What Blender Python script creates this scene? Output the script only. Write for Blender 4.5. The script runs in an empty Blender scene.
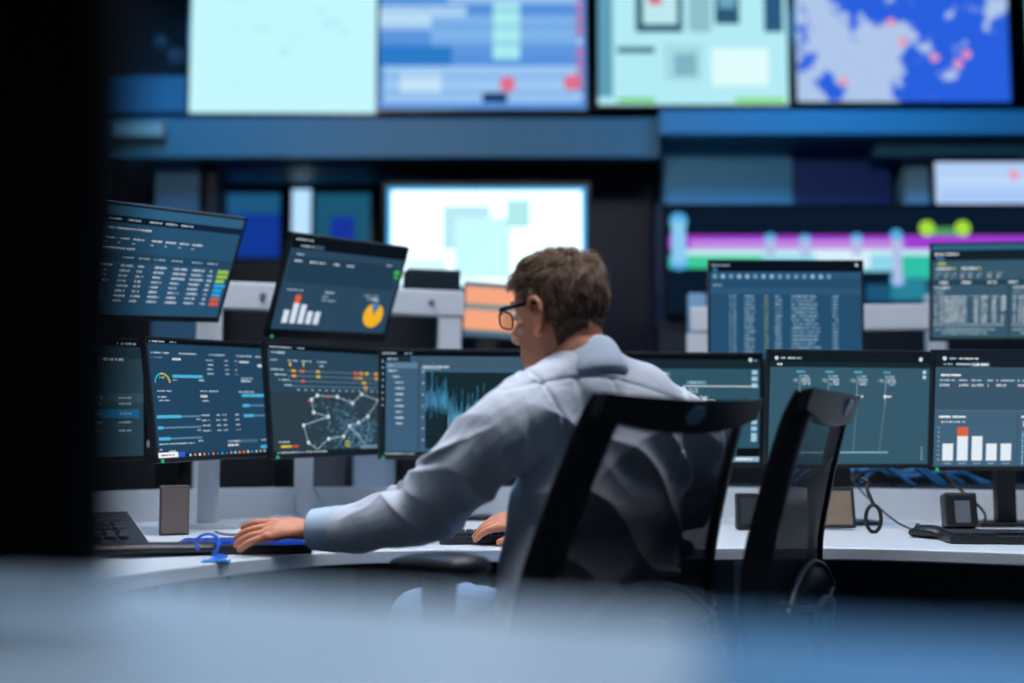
import bpy, bmesh, math, random
from mathutils import Vector, Matrix, noise
random.seed(7)
SC = bpy.context.scene
COL = SC.collection
F_PX = 1138.0
CAMZ = .99
PITCH = math.atan((443-341.5)/F_PX)
D2R = math.radians
V = Vector

# ------------------------------------------------------------------ helpers
def at(px, py, Y):
    """world point at depth Y that the photograph shows at pixel px, py"""
    u = (341.5-py)/F_PX; r = (px-512)/F_PX
    dy = math.cos(PITCH)-u*math.sin(PITCH); dz = math.sin(PITCH)+u*math.cos(PITCH)
    return V((r*Y/dy, Y, CAMZ+dz*Y/dy))

def lin(c):
    if isinstance(c, str):
        c = tuple(int(c[i:i+2], 16)/255 for i in (0, 2, 4))
    return tuple(x/12.92 if x <= .04045 else ((x+.055)/1.055)**2.4 for x in c)

MATS = {}
def mat(name, col, rough=.5, metal=0., spec=.5, noise_amt=0., nscale=20., bump=0., bscale=60., sheen=0., coat=0.):
    if name in MATS: return MATS[name]
    m = bpy.data.materials.new(name); m.use_nodes = True
    nt = m.node_tree; b = nt.nodes['Principled BSDF']
    b.inputs['Base Color'].default_value = (*lin(col), 1)
    b.inputs['Roughness'].default_value = rough
    b.inputs['Metallic'].default_value = metal
    b.inputs['Specular IOR Level'].default_value = spec
    b.inputs['Sheen Weight'].default_value = sheen
    b.inputs['Coat Weight'].default_value = coat
    tc = nt.nodes.new('ShaderNodeTexCoord')
    if noise_amt:
        n = nt.nodes.new('ShaderNodeTexNoise'); n.inputs['Scale'].default_value = nscale; n.inputs['Detail'].default_value = 4
        nt.links.new(tc.outputs['Object'], n.inputs['Vector'])
        mx = nt.nodes.new('ShaderNodeMix'); mx.data_type = 'RGBA'
        l = lin(col)
        mx.inputs[6].default_value = (*[x*(1-noise_amt) for x in l], 1)
        mx.inputs[7].default_value = (*[min(1, x*(1+noise_amt)) for x in l], 1)
        nt.links.new(n.outputs['Fac'], mx.inputs[0]); nt.links.new(mx.outputs[2], b.inputs['Base Color'])
    if bump:
        n2 = nt.nodes.new('ShaderNodeTexNoise'); n2.inputs['Scale'].default_value = bscale; n2.inputs['Detail'].default_value = 5
        nt.links.new(tc.outputs['Object'], n2.inputs['Vector'])
        bp = nt.nodes.new('ShaderNodeBump'); bp.inputs['Strength'].default_value = bump; bp.inputs['Distance'].default_value = .004
        nt.links.new(n2.outputs['Fac'], bp.inputs['Height']); nt.links.new(bp.outputs['Normal'], b.inputs['Normal'])
    MATS[name] = m
    return m

def glow(col, k=1.):
    """a lit display colour"""
    key = 'lit_%s_%.2f' % (col, k)
    if key in MATS: return MATS[key]
    m = bpy.data.materials.new(key); m.use_nodes = True; nt = m.node_tree; nt.nodes.clear()
    e = nt.nodes.new('ShaderNodeEmission'); o = nt.nodes.new('ShaderNodeOutputMaterial')
    e.inputs[0].default_value = (*lin(col), 1); e.inputs[1].default_value = k
    nt.links.new(e.outputs[0], o.inputs[0]); MATS[key] = m
    return m

def link(name, me, parent=None, mats=(), smooth=False):
    for m in mats: me.materials.append(m)
    if smooth:
        for p in me.polygons: p.use_smooth = True
    o = bpy.data.objects.new(name, me); COL.objects.link(o)
    if parent: o.parent = parent
    return o

def obj(name, bm, m=None, parent=None, smooth=False):
    me = bpy.data.meshes.new(name); bm.normal_update(); bm.to_mesh(me); bm.free()
    ms = m if isinstance(m, (list, tuple)) else ([m] if m else [])
    return link(name, me, parent, ms, smooth)

def tag(o, label=None, cat=None, group=None, kind=None):
    if label: o['label'] = label
    if cat: o['category'] = cat
    if group: o['group'] = group
    if kind: o['kind'] = kind
    return o

def empty(name, loc=(0, 0, 0), rz=0., label=None, cat=None, group=None):
    o = bpy.data.objects.new(name, None); COL.objects.link(o)
    o.location = loc; o.rotation_euler = (0, 0, rz); o.empty_display_size = .1
    return tag(o, label, cat, group)

def copy_tree(o, parent=None):
    c = o.copy(); COL.objects.link(c); c.parent = parent
    for ch in list(o.children): copy_tree(ch, c)
    return c

def box(bm, c, s, bev=0., rot=None, mi=0):
    ret = bmesh.ops.create_cube(bm, size=1)
    vs = ret['verts']
    M = Matrix.Translation(V(c)) @ (rot.to_4x4() if rot else Matrix()) @ Matrix.Diagonal((*s, 1))
    bmesh.ops.transform(bm, matrix=M, verts=vs)
    fs = set(f for v in vs for f in v.link_faces)
    if bev:
        es = list(set(e for v in vs for e in v.link_edges))
        r = bmesh.ops.bevel(bm, geom=es, offset=bev, segments=2, affect='EDGES', profile=.6)
        fs = set(r['faces']) | set(f for f in fs if f.is_valid)
    for f in fs:
        if f.is_valid: f.material_index = mi
    return bm

def B(c, s, bev=0., rot=None):
    return box(bmesh.new(), c, s, bev, rot)

def cr(P, n=6):
    """catmull-rom through tuples"""
    out = []
    for i in range(len(P)-1):
        p0 = P[max(i-1, 0)]; p1 = P[i]; p2 = P[i+1]; p3 = P[min(i+2, len(P)-1)]
        for k in range(n):
            t = k/n
            out.append(tuple(.5*((2*b)+(-a+c)*t+(2*a-5*b+4*c-d)*t*t+(-a+3*b-3*c+d)*t**3) for a, b, c, d in zip(p0, p1, p2, p3)))
    out.append(tuple(P[-1]))
    return out

def loft(bm, path, side=None, seg=20, n=5, cap=True, mi=0):
    """path of (x,y,z,ra,rb): ra along `side`, rb across it; rounded ends"""
    P = cr([p if len(p) == 5 else (*p, p[3]) for p in path], n) if n > 1 else [p if len(p) == 5 else (*p, p[3]) for p in path]
    rings = []
    N = len(P)
    pts = [V(p[:3]) for p in P]
    prev = None
    def ring(c, s, u, ra, rb):
        return [bm.verts.new(c+s*(math.cos(2*math.pi*k/seg)*ra)+u*(math.sin(2*math.pi*k/seg)*rb)) for k in range(seg)]
    frames = []
    for i in range(N):
        t = (pts[min(i+1, N-1)]-pts[max(i-1, 0)]).normalized()
        s = V(side) if side is not None else (prev if prev else (V((0, 0, 1)) if abs(t.z) < .9 else V((1, 0, 0))))
        s = (s-t*s.dot(t)).normalized(); u = t.cross(s); prev = s
        frames.append((t, s, u))
    if cap:
        t, s, u = frames[0]; ra, rb = P[0][3:]; r = min(ra, rb)
        tip0 = bm.verts.new(pts[0]-t*r)
        for a in (70, 45, 20):
            rings.append(ring(pts[0]-t*r*math.sin(D2R(a)), s, u, ra*math.cos(D2R(a)), rb*math.cos(D2R(a))))
    for i in range(N):
        t, s, u = frames[i]; rings.append(ring(pts[i], s, u, P[i][3], P[i][4]))
    if cap:
        t, s, u = frames[-1]; ra, rb = P[-1][3:]; r = min(ra, rb)
        for a in (20, 45, 70):
            rings.append(ring(pts[-1]+t*r*math.sin(D2R(a)), s, u, ra*math.cos(D2R(a)), rb*math.cos(D2R(a))))
        tip1 = bm.verts.new(pts[-1]+t*r)
    fs = []
    for a, b in zip(rings, rings[1:]):
        for k in range(seg):
            fs.append(bm.faces.new((a[k], a[(k+1) % seg], b[(k+1) % seg], b[k])))
    if cap:
        for k in range(seg):
            fs.append(bm.faces.new((tip0, rings[0][(k+1) % seg], rings[0][k])))
            fs.append(bm.faces.new((tip1, rings[-1][k], rings[-1][(k+1) % seg])))
    else:
        fs.append(bm.faces.new(list(reversed(rings[0])))); fs.append(bm.faces.new(rings[-1]))
    for f in fs: f.material_index = mi
    return bm

def tube(bm, pts, r, seg=8, n=5, mi=0):
    return loft(bm, [(*p, r) for p in pts], seg=seg, n=n, mi=mi)

def cyl(bm, c0, c1, r0, r1=None, seg=24, mi=0):
    r1 = r0 if r1 is None else r1
    return loft(bm, [(*c0, r0), (*c1, r1)], seg=seg, n=1, cap=False, mi=mi)

def prism(bm, poly, z0, z1, bev=0., mi=0):
    """vertical prism over an xy polygon"""
    a = [bm.verts.new((x, y, z0)) for x, y in poly]; b = [bm.verts.new((x, y, z1)) for x, y in poly]
    fs = [bm.faces.new(list(reversed(a))), bm.faces.new(b)]; n = len(poly)
    for k in range(n): fs.append(bm.faces.new((a[k], a[(k+1) % n], b[(k+1) % n], b[k])))
    bmesh.ops.recalc_face_normals(bm, faces=fs)
    if bev:
        es = [e for e in fs[1].edges]+[e for e in fs[0].edges]
        bmesh.ops.bevel(bm, geom=es, offset=bev, segments=3, affect='EDGES', profile=.5)
    for f in bm.faces: f.material_index = mi
    return bm

def remesh(bm, voxel, smooth=4, fn=None, cut=None):
    me = bpy.data.meshes.new('tmp'); bm.to_mesh(me); bm.free()
    o = bpy.data.objects.new('tmp', me); COL.objects.link(o)
    m = o.modifiers.new('r', 'REMESH'); m.mode = 'VOXEL'; m.voxel_size = voxel; m.use_smooth_shade = True
    s = o.modifiers.new('s', 'SMOOTH'); s.factor = .5; s.iterations = smooth
    bpy.context.view_layer.update()
    dg = bpy.context.evaluated_depsgraph_get()
    res = bpy.data.meshes.new_from_object(o.evaluated_get(dg))
    bpy.data.objects.remove(o); bpy.data.meshes.remove(me)
    if fn:
        res.update()
        nm = [v.normal.copy() for v in res.vertices]
        for v, n in zip(res.vertices, nm): v.co = V(v.co)+n*fn(V(v.co), n)
    res.update()
    for p in res.polygons: p.use_smooth = True
    return res

# ------------------------------------------------------------------ common materials
M_BLACK = mat('black_plastic', '15181c', .45, bump=.1, bscale=300)
M_GLOSSB = mat('gloss_black', '0c0f12', .22)
M_DGREY = mat('dark_grey_plastic', '2b3138', .5)
M_GREY = mat('grey_metal', '6c7680', .4, .3)
M_WHITE = mat('white_laminate', 'c9d2da', .35, noise_amt=.03)
M_WMETAL = mat('white_powder_coat', 'c3ccd6', .4)
M_SILVER = mat('silver', 'b8c0c8', .3, .9)

# ------------------------------------------------------------------ camera, world
cam = bpy.data.cameras.new('camera'); co = bpy.data.objects.new('camera', cam); COL.objects.link(co)
co.location = (0, 0, CAMZ); co.rotation_euler = (math.pi/2+PITCH, 0, 0)
cam.sensor_width = 36; cam.lens = F_PX/1024*36; cam.clip_start = .02
cam.dof.use_dof = True; cam.dof.focus_distance = 2.78
cam.dof.aperture_fstop = (cam.lens/1000)/.038
SC.camera = co
w = bpy.data.worlds.new('world'); SC.world = w; w.use_nodes = True
bg = w.node_tree.nodes['Background']; bg.inputs[0].default_value = (.17, .20, .25, 1); bg.inputs[1].default_value = .20
SC.view_settings.view_transform = 'Standard'; SC.view_settings.look = 'None'
SC.view_settings.exposure = 0; SC.view_settings.gamma = 1; SC.view_settings.use_curve_mapping = False

# ------------------------------------------------------------------ room
def struct(name, bm, m, parent=None):
    o = obj(name, bm, m, parent)
    if not parent: o['kind'] = 'structure'
    return o
M_FLOOR = mat('carpet_floor', '1c2832', .9, noise_amt=.3, nscale=80, bump=.3, bscale=200)
M_WALL = mat('blue_grey_wall', '2f6c8c', .6, noise_amt=.05, nscale=3)
M_DARKWALL = mat('dark_navy_wall', '060c1c', .6, noise_amt=.2, nscale=4)
M_SOFFIT = mat('soffit_paint', '357a94', .45, noise_amt=.06, nscale=2)
struct('floor', B((0, 3.2, -.05), (13, 13.4, .1)), M_FLOOR)
struct('ceiling', B((0, 3.2, 4.75), (13, 13.4, .1)), mat('ceiling_tile', '20303c', .8))
struct('wall_left', B((-6.45, 3.2, 2.35), (.1, 13.4, 4.7)), M_DARKWALL)
struct('wall_right', B((6.45, 3.2, 2.35), (.1, 13.4, 4.7)), M_WALL)
struct('wall_back', B((0, 9.85, 2.35), (13, .1, 4.7)), M_DARKWALL)
# ------------------------------------------------------------------ screen drawing
class Ui:
    """collects flat coloured shapes of a lit display, in its own width/height (0..1, v downwards)"""
    def __init__(s, w, h, y):
        s.w, s.h, s.y = w, h, y; s.bm = bmesh.new(); s.m = []; s.k = 0; s.xs = 1.
    def mi(s, col, k=1.):
        m = glow(col, k)
        if m not in s.m: s.m.append(m)
        return s.m.index(m)
    def P(s, u, v): return V(((u-.5)*s.w, s.y-.0004*s.k, (.5-v)*s.h))
    def poly(s, pts, col, k=1., lift=1):
        s.k = max(s.k, lift)
        vs = [s.bm.verts.new(V(((u*s.xs-.5)*s.w, s.y-.0003*lift, (.5-v)*s.h))) for u, v in pts]
        f = s.bm.faces.new(vs); f.normal_update()
        if f.normal.y > 0: f.normal_flip()
        f.material_index = s.mi(col, k)
    def r(s, u0, v0, u1, v1, col, k=1., lift=1):
        s.poly([(u0, v0), (u1, v0), (u1, v1), (u0, v1)], col, k, lift)
    def line(s, a, b, t, col, k=1., lift=3):
        ax, ay = a[0]*s.w, a[1]*s.h; bx, by = b[0]*s.w, b[1]*s.h
        dx, dy = bx-ax, by-ay; L = math.hypot(dx, dy) or 1; nx, ny = -dy/L*t*s.w/2, dx/L*t*s.w/2
        s.poly([((ax+nx)/s.w, (ay+ny)/s.h), ((bx+nx)/s.w, (by+ny)/s.h), ((bx-nx)/s.w, (by-ny)/s.h), ((ax-nx)/s.w, (ay-ny)/s.h)], col, k, lift)
    def disc(s, u, v, r, col, k=1., a0=0, a1=360, r0=0, lift=3):
        n = 16; asp = s.w/s.h
        o = [(u+r*math.cos(D2R(a0+(a1-a0)*i/n)), v-r*asp*math.sin(D2R(a0+(a1-a0)*i/n))) for i in range(n+1)]
        if r0:
            inn = [(u+r0*math.cos(D2R(a0+(a1-a0)*i/n)), v-r0*asp*math.sin(D2R(a0+(a1-a0)*i/n))) for i in range(n+1)]
            for i in range(n): s.poly([o[i], o[i+1], inn[i+1], inn[i]], col, k, lift)
        elif a1-a0 >= 360: s.poly(o[:-1], col, k, lift)
        else:
            for i in range(n): s.poly([(u, v), o[i], o[i+1]], col, k, lift)
    def words(s, u, v, wd, h=.018, col='b9cfdc', k=1., lift=3):
        """a run of tiny unreadable glyph strokes"""
        x = u
        while x < u+wd:
            g = random.choice((.005, .006, .008))
            if random.random() > .13:
                hh = h*random.uniform(.55, 1)
                s.r(x, v-hh/2, min(x+g*.8, u+wd), v+hh/2, col, k, lift)
            x += g
    def text(s, u, v, txt, size, col='d8e6ee', k=1.):
        c = bpy.data.curves.new('t', 'FONT'); c.body = txt; c.size = size*s.h
        o = bpy.data.objects.new('t', c); COL.objects.link(o)
        bpy.context.view_layer.update()
        me = bpy.data.meshes.new_from_object(o.evaluated_get(bpy.context.evaluated_depsgraph_get()))
        bpy.data.objects.remove(o)
        i = s.mi(col, k); b = bmesh.new(); b.from_mesh(me); base = s.P(u, v)
        vm = {x: s.bm.verts.new((base.x+x.co.x, s.y-.0012, base.z+x.co.y)) for x in b.verts}
        for f in b.faces:
            try: nf = s.bm.faces.new([vm[x] for x in f.verts])
            except ValueError: continue
            nf.material_index = i; nf.normal_update()
            if nf.normal.y > 0: nf.normal_flip()
        b.free()
    def done(s, parent, name='screen_graphics'):
        return obj(name, s.bm, s.m, parent)

MW, MH = .51, .345
def monitor(loc, yaw, tilt, roll, label, group, base_col, ui=None, stand=None, w=MW, h=MH, led=True, chin=.012, base_k=1.):
    t = empty('computer_monitor', loc, 0, label, 'monitor', group)
    t.rotation_euler = (D2R(tilt), D2R(roll), D2R(yaw)); t.rotation_mode = 'XYZ'
    M = Matrix.Rotation(D2R(yaw), 3, 'Z') @ Matrix.Rotation(D2R(tilt), 3, 'X') @ Matrix.Rotation(D2R(roll), 3, 'Y')
    t.rotation_euler = M.to_euler('XYZ')
    bz = .007
    bm = bmesh.new()
    # bezel frame and shell
    for c, sz in (((0, 0, h/2-bz/2), (w, .022, bz)), ((0, 0, -h/2+chin/2), (w, .022, chin)), ((-w/2+bz/2, 0, 0), (bz, .022, h)), ((w/2-bz/2, 0, 0), (bz, .022, h))):
        box(bm, c, sz, .0015)
    box(bm, (0, .006, 0), (w-.004, .018, h-.004), .003)
    box(bm, (0, .022, -.01), (w*.62, .026, h*.62), .008)
    box(bm, (0, .038, -.01), (.12, .012, .12), .003)
    obj('casing', bm, M_BLACK, t)
    sw, sh = w-2*bz, h-bz-chin
    zc = (chin-bz)/2
    s = obj('screen', B((0, -.0045, 0), (sw, .003, sh)), glow(base_col, base_k), t); s.location = (0, 0, zc)
    if ui:
        u = Ui(sw, sh, -.0066); ui(u); u.done(s)
    if led:
        b = bmesh.new(); cyl(b, (-w/2+.018, -.0125, -h/2+.004), (-w/2+.018, -.0108, -h/2+.004), .0055, seg=14)
        obj('status_light', b, glow('2fae6a', .9), t)['label'] = 'round green status light'
    if stand:
        kind, dx, foot_dy, m = stand
        Mi = M.inverted()
        # arm from the back plate out to an upright, upright down to the desk (all part of the monitor)
        Lc = V(loc); back = M @ V((0, .044, -.01))
        up = back+(M @ V((0, .12, 0))).to_2d().normalized().to_3d()*.07+V((dx, foot_dy, 0))
        zt = kind
        b = bmesh.new()
        def loc_(p): return Mi @ V(p)
        tube(b, [loc_(back), loc_((back+up)/2), loc_(up)], .016, n=2)
        obj('arm', b, m, t, True)
        b = bmesh.new(); low = V((up.x, up.y, zt+.001-Lc.z))
        R_ = Mi
        def bx(c, sz):
            r = bmesh.ops.create_cube(b, size=1); bmesh.ops.transform(b, matrix=R_.to_4x4() @ Matrix.Translation(c) @ Matrix.Diagonal((*sz, 1)), verts=r['verts'])
        bx(((up.x), up.y, (up.z+low.z)/2), (.055, .03, up.z-low.z+.03))
        obj('upright', b, m, t)
        b = bmesh.new()
        bx((up.x, up.y, low.z+.006), (.2, .14, .012))
        obj('foot', b, m, t)
    return t

DESK = .747
# screen designs
def ui_L0(u):
    u.r(0, 0, 1, .055, '0a1118'); u.r(0, .055, 1, .16, '233c4b'); u.r(0, .46, 1, .54, '3a5767')
    u.words(.83, .03, .12, .02); u.words(.62, .17, .25, .03, 'cfdde6')
    u.r(0, .60, .97, .67, '1f6ea6', lift=2)
    for j, v in enumerate((.5, .55, .635, .71, .78)):
        for x in (.1, .25, .4, .52, .66, .84): u.words(x, v, .08, .018, '9db7c6')
    for v in (.6, .67, .745, .82): u.line((0, v), (.97, v), .0015, '4d6f83')
def ui_L1(u):
    u.r(0, 0, 1, .035, '0a1219', lift=1); u.words(.02, .018, .11, .014); u.words(.16, .018, .05, .012)
    for x in (0, .2, .42, .64, .8):
        u.words(x+.02, .115, .13, .014)
    u.words(.17, .165, .06, .026, 'e3edf3'); u.words(.02, .155, .08, .01, '7fa6bd')
    for i in range(4):
        v = .165+i*.04; u.words(.42, v, .05, .014); u.words(.56, v, .03, .01); u.words(.64, v, .02, .01)
    u.words(.68, .17, .08, .022, 'e3edf3'); u.words(.83, .2, .05, .03, 'e3edf3'); u.words(.68, .32, .1, .01); u.words(.68, .345, .08, .024)
    u.disc(.085, .37, .055, '35b7dd', a0=100, a1=180, r0=.047); u.disc(.085, .37, .055, 'd8c23c', a0=0, a1=100, r0=.047); u.words(.065, .325, .035, .02)
    u.r(.16, .3, .38, .325, '4ab4dc', lift=2); u.words(.16, .345, .03, .018); u.words(.35, .345, .04, .018)
    u.line((0, .43), (1, .43), .002, '20405a')
    for (x, v0) in ((0, .65), (.65, .47)):
        for i, f in enumerate((.55, .12, .26) if x == 0 else (.8, .18, .26)):
            v = v0+i*.092
            u.r(x+.02, v, x+.33, v+.014, '5f88a5', lift=2); u.r(x+.02, v-.006, x+.02+.31*f, v+.02, '4ab4dc', lift=3); u.words(x+.3, v+.035, .03, .016)
    u.words(.04, .44, .1, .012); u.words(.04, .49, .06, .016); u.words(.04, .52, .09, .012); u.words(.35, .44, .14, .012); u.words(.35, .485, .05, .026, 'e3edf3'); u.words(.36, .525, .05, .012)
    u.words(.65, .445, .14, .014)
    for i in range(4):
        for j, x in enumerate((.34, .45, .5, .6)): u.words(x, .65+i*.045, .06 if j == 0 else .03, .014)
    u.line((0, .86), (1, .86), .002, '20405a')
    u.words(.02, .885, .25, .014); u.words(.02, .93, .02, .014); u.words(.08, .955, .05, .03); u.r(.52, .875, .76, .9, '49697d', lift=2); u.words(.52, .885, .1, .014); u.words(.52, .92, .08, .02, 'ffffff'); u.words(.79, .885, .1, .012)
    u.r(.78, .945, .97, .955, '5f88a5', lift=2); u.r(.78, .935, .83, .96, '4ab4dc', lift=3)
    u.r(0, .972, 1, 1, '122638', lift=4); u.r(.0, .955, .17, .998, 'f2f4f6', lift=5); u.r(.14, .955, .19, .998, '2b63c8', lift=6); u.words(.02, .978, .1, .016, '44566a', lift=6)
    for i in range(20):
        u.r(.22+i*.034, .977, .235+i*.034, .995, random.choice(('4aa3e0', '9fd0f0', 'e8914a', '3a78d0', 'dfe8ee')), lift=6)
def ui_L2(u):
    u.r(0, 0, 1, .04, '0a1118'); u.words(.02, .02, .18, .014); u.words(.24, .02, .06, .012); u.r(.08, .055, .14, .085, '5b7688', lift=2); u.words(.02, .07, .12, .016)
    for x in (.02, .16, .27, .4): u.words(x, .14, .08, .014)
    u.r(.17, .16, .185, .19, 'e8c22e', lift=2); u.r(.28, .15, .29, .19, 'cfd23e', lift=2); u.words(.42, .18, .03, .02)
    for i in range(4):
        v = .235+i*.047; u.words(.02+i*.03, v-.008, .1-i*.01, .016); u.line((.15, v), (.99, v), .003, '7d98a8')
    for x, v, c in ((.2, .235, 'f0a52e'), (.27, .235, 'e06a4a'), (.4, .235, 'd8b23c'), (.73, .235, 'e06a3a'), (.78, .235, 'f0a52e'), (.83, .235, 'e8c22e'), (.92, .235, 'e8b22e'), (.2, .282, 'f0a52e'), (.4, .282, 'cfc23c'), (.73, .282, 'e07a3a'), (.77, .282, 'e8a22e'), (.92, .282, 'f0b52e'), (.27, .329, 'e05a4a'), (.8, .329, 'e8c22e'), (.81, .376, 'f0a52e')):
        u.r(x-.016, v-.011, x+.016, v+.011, c, lift=4)
    for i in range(14): u.r(.22+i*.058, .405, .24+i*.058, .415, 'a7bfcc', lift=2)
    u.r(0, .43, 1, .97, '2c3f4a', lift=1)
    # map relief: water veins
    for i in range(420):
        x = random.gauss(.55, .12); v = random.uniform(.48, .96)
        if i % 2: x = random.gauss(.75, .09); v = random.uniform(.68, .96)
        x = min(max(x, .3), .96); a = random.uniform(0, 3.14); L = random.uniform(.008, .03)
        u.line((x, v), (x+L*math.cos(a), min(.97, v+L*math.sin(a))), random.uniform(.002, .007), random.choice(('4b789a', '5a88ac', '3f6580', '6c9bc0')), lift=2)
    N = [(.38, .46), (.55, .47), (.68, .53), (.77, .44), (.92, .5), (.81, .66), (.72, .72), (.64, .75), (.58, .85), (.45, .87), (.35, .99), (.28, .9), (.25, .74), (.46, .66), (.34, .62), (.33, .5)]
    for a, b in ((0, 1), (1, 2), (2, 3), (3, 4), (4, 5), (5, 6), (6, 7), (7, 8), (8, 9), (9, 10), (11, 12), (12, 13), (13, 14), (14, 15), (15, 0), (11, 10)):
        u.line(N[a], (N[b][0], min(N[b][1], .965)), .005, 'a9bfcc')
    u.line((.64, .75), (.78, .95), .005, 'a9bfcc'); u.line((.64, .75), (.74, .86), .004, 'a9bfcc')
    for x, v in N[:10]+N[11:]: u.disc(x, v, .012, 'dbe8ef', lift=5)
    u.r(.3, .5, .325, .52, 'c8604a', lift=5); u.r(.45, .46, .475, .48, 'c8604a', lift=5); u.disc(.61, .92, .02, 'c9cf3a', r0=.012, lift=5)
    u.r(.06, .92, .14, .94, 'd8c23c', lift=4); u.r(.14, .92, .2, .94, 'c8503c', lift=4); u.words(.04, .89, .09, .014)
    u.r(0, .97, 1, 1, '16232e', lift=4); u.words(.03, .985, .4, .014, lift=5); u.r(.72, .945, .95, .97, '6f8ea1', lift=4)
def ui_L3(u):
    u.xs = .63; F = 1/.63
    u.r(0, 0, F, .05, '0a1118'); u.words(.02, .025, .14, .016); u.words(.24, .025, .08, .014); u.r(0, .05, .055, 1, '16242e', lift=1)
    for i in range(8): u.r(.018, .09+i*.06, .03, .11+i*.06, '9ab2c0', lift=3)
    u.r(.055, .05, .3, .11, '22323d', lift=1); u.words(.07, .08, .1, .016)
    u.r(.055, .11, .37, .165, '5b7f9b', lift=2); u.r(.37, .06, .4, .97, '385468', lift=1); u.words(.09, .14, .03, .016)
    for i in range(10):
        v = .19+i*.056; x = .08 if i == 0 else (.12 if i == 1 else .15)
        u.words(x, v, random.uniform(.06, .09), .017, 'd3e1e9'); u.line((.06, v+.028), (.37, v+.028), .0015, '2c4a5e')
    u.r(.4, .06, F, .165, '3e5a6c', lift=1); u.words(.42, .15, .26, .02, 'd3e1e9'); u.line((.4, .17), (.6, .17), .003, 'c3d5e0')
    u.r(.45, .2, F, .93, '16282f', lift=2)
    for i in range(14): u.line((.45, .24+i*.05), (F, .24+i*.05), .0012, '2c4850'); 
    for i in range(36): u.line((.46+i*.03, .2), (.46+i*.03, .93), .0009, '2c4850')
    for i in range(7): u.words(.415, .2+i*.108, .025, .014)
    x = .455; random.seed(11)
    while x < F-.01:
        ph = (x-.455)/.535
        c = .48 if ph < .42 else .64
        a = abs(random.gauss(0, .09)); top = c-a-.03-(.14 if random.random() < .05 else 0); bot = c+abs(random.gauss(0, .06))+.03
        u.line((x, top), (x+random.uniform(-.002, .002), bot), random.choice((.0016, .0028)), random.choice(('3f9bd0', '57b8e8', '8ad4f5', '2b6c9a')), lift=4); x += .0045
    random.seed(8)
    u.r(0, .965, F, 1, '16232e', lift=4); u.words(.05, .982, .3, .014, lift=5)
def ui_L4(u):
    u.r(0, 0, 1, .045, '0a0f14', lift=1); u.r(0, .045, 1, .13, '192a34', lift=1); u.disc(.94, .045, .012, 'c9d6de'); u.words(.965, .05, .02, .01)
    u.r(.28, .16, .45, .2, '5f8698', lift=2); u.words(.3, .18, .13, .024, 'e3edf3'); u.words(.31, .22, .13, .02)
    u.r(.55, .24, .67, .275, '5f8698', lift=2); u.words(.57, .257, .07, .018)
    u.line((.53, .29), (.99, .29), .006, 'd3e1e9'); u.line((.53, .29), (.53, .4), .006, 'd3e1e9'); u.line((.3, .42), (.72, .42), .006, 'd3e1e9'); u.line((.72, .42), (.72, .5), .006, 'd3e1e9')
    u.disc(.53, .33, .02, 'b9cfdc'); u.words(.56, .32, .06, .014); u.words(.56, .345, .06, .014); u.disc(.66, .42, .016, 'e3edf3'); u.words(.63, .39, .05, .02)
    for v in (.16, .22, .28, .62, .68, .74, .78): u.r(.95, v-.02, .985, v+.02, '9cc4dc', lift=2)
    u.r(.7, .68, .86, .685, '8aa8b8', lift=2)
    for v in (.7, .73, .76):
        u.disc(.76, v, .008, 'e3edf3'); u.words(.82, v, .04, .012)
    u.r(0, .86, 1, 1, '0c1218', lift=2); u.r(.5, .86, .86, .93, '2f5560', lift=3); u.r(.6, .94, 1, .985, '8eb6cd', lift=3); u.words(.86, .96, .1, .018, 'ffffff', lift=4)
def ui_L5(u):
    u.r(0, 0, 1, .085, '121c25', lift=1); u.r(0, .085, 1, .135, '1a2832', lift=1); u.disc(.04, .055, .011, 'd3e1e9'); u.words(.065, .055, .03, .018); u.words(.11, .055, .08, .018, 'd3e1e9'); u.words(.045, .11, .04, .02, 'ffffff'); u.disc(.94, .055, .012, 'd3e1e9')
    for i in range(4):
        x = .185+i*.178
        u.words(x-.02, .175, .05, .02, '55c3dd'); u.text(x+.005, .225, ('1 MW', '2 MW', '1 MW', '2 MW')[i], .03)
        u.text(x-.05, .265, ': 92', .04, 'b9cfdc') ; 
        for k in range(3): u.words(x+.01, .24+k*.022, .055, .016)
        u.line((x, .2), (x, .47), .003, '9fb8c6'); u.r(x-.008, .38, x+.006, .405, 'ffffff', lift=4); u.words(x+.01, .393, .03, .018, 'ffffff')
        if i > 1: u.line((x, .47), (x-.015*(i-1), 1-.1), .0022, '7d9aaa')
    u.line((.15, .895), (.745, .895), .006, '9cc8dc')
    for k in range(2): u.r(.955, .155+k*.045, .975, .185+k*.045, 'b9d3ea', lift=3)
    for k in range(5): u.r(.955, .85+k*.025, .965, .86+k*.025, '9fb8c6', lift=3)
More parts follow.
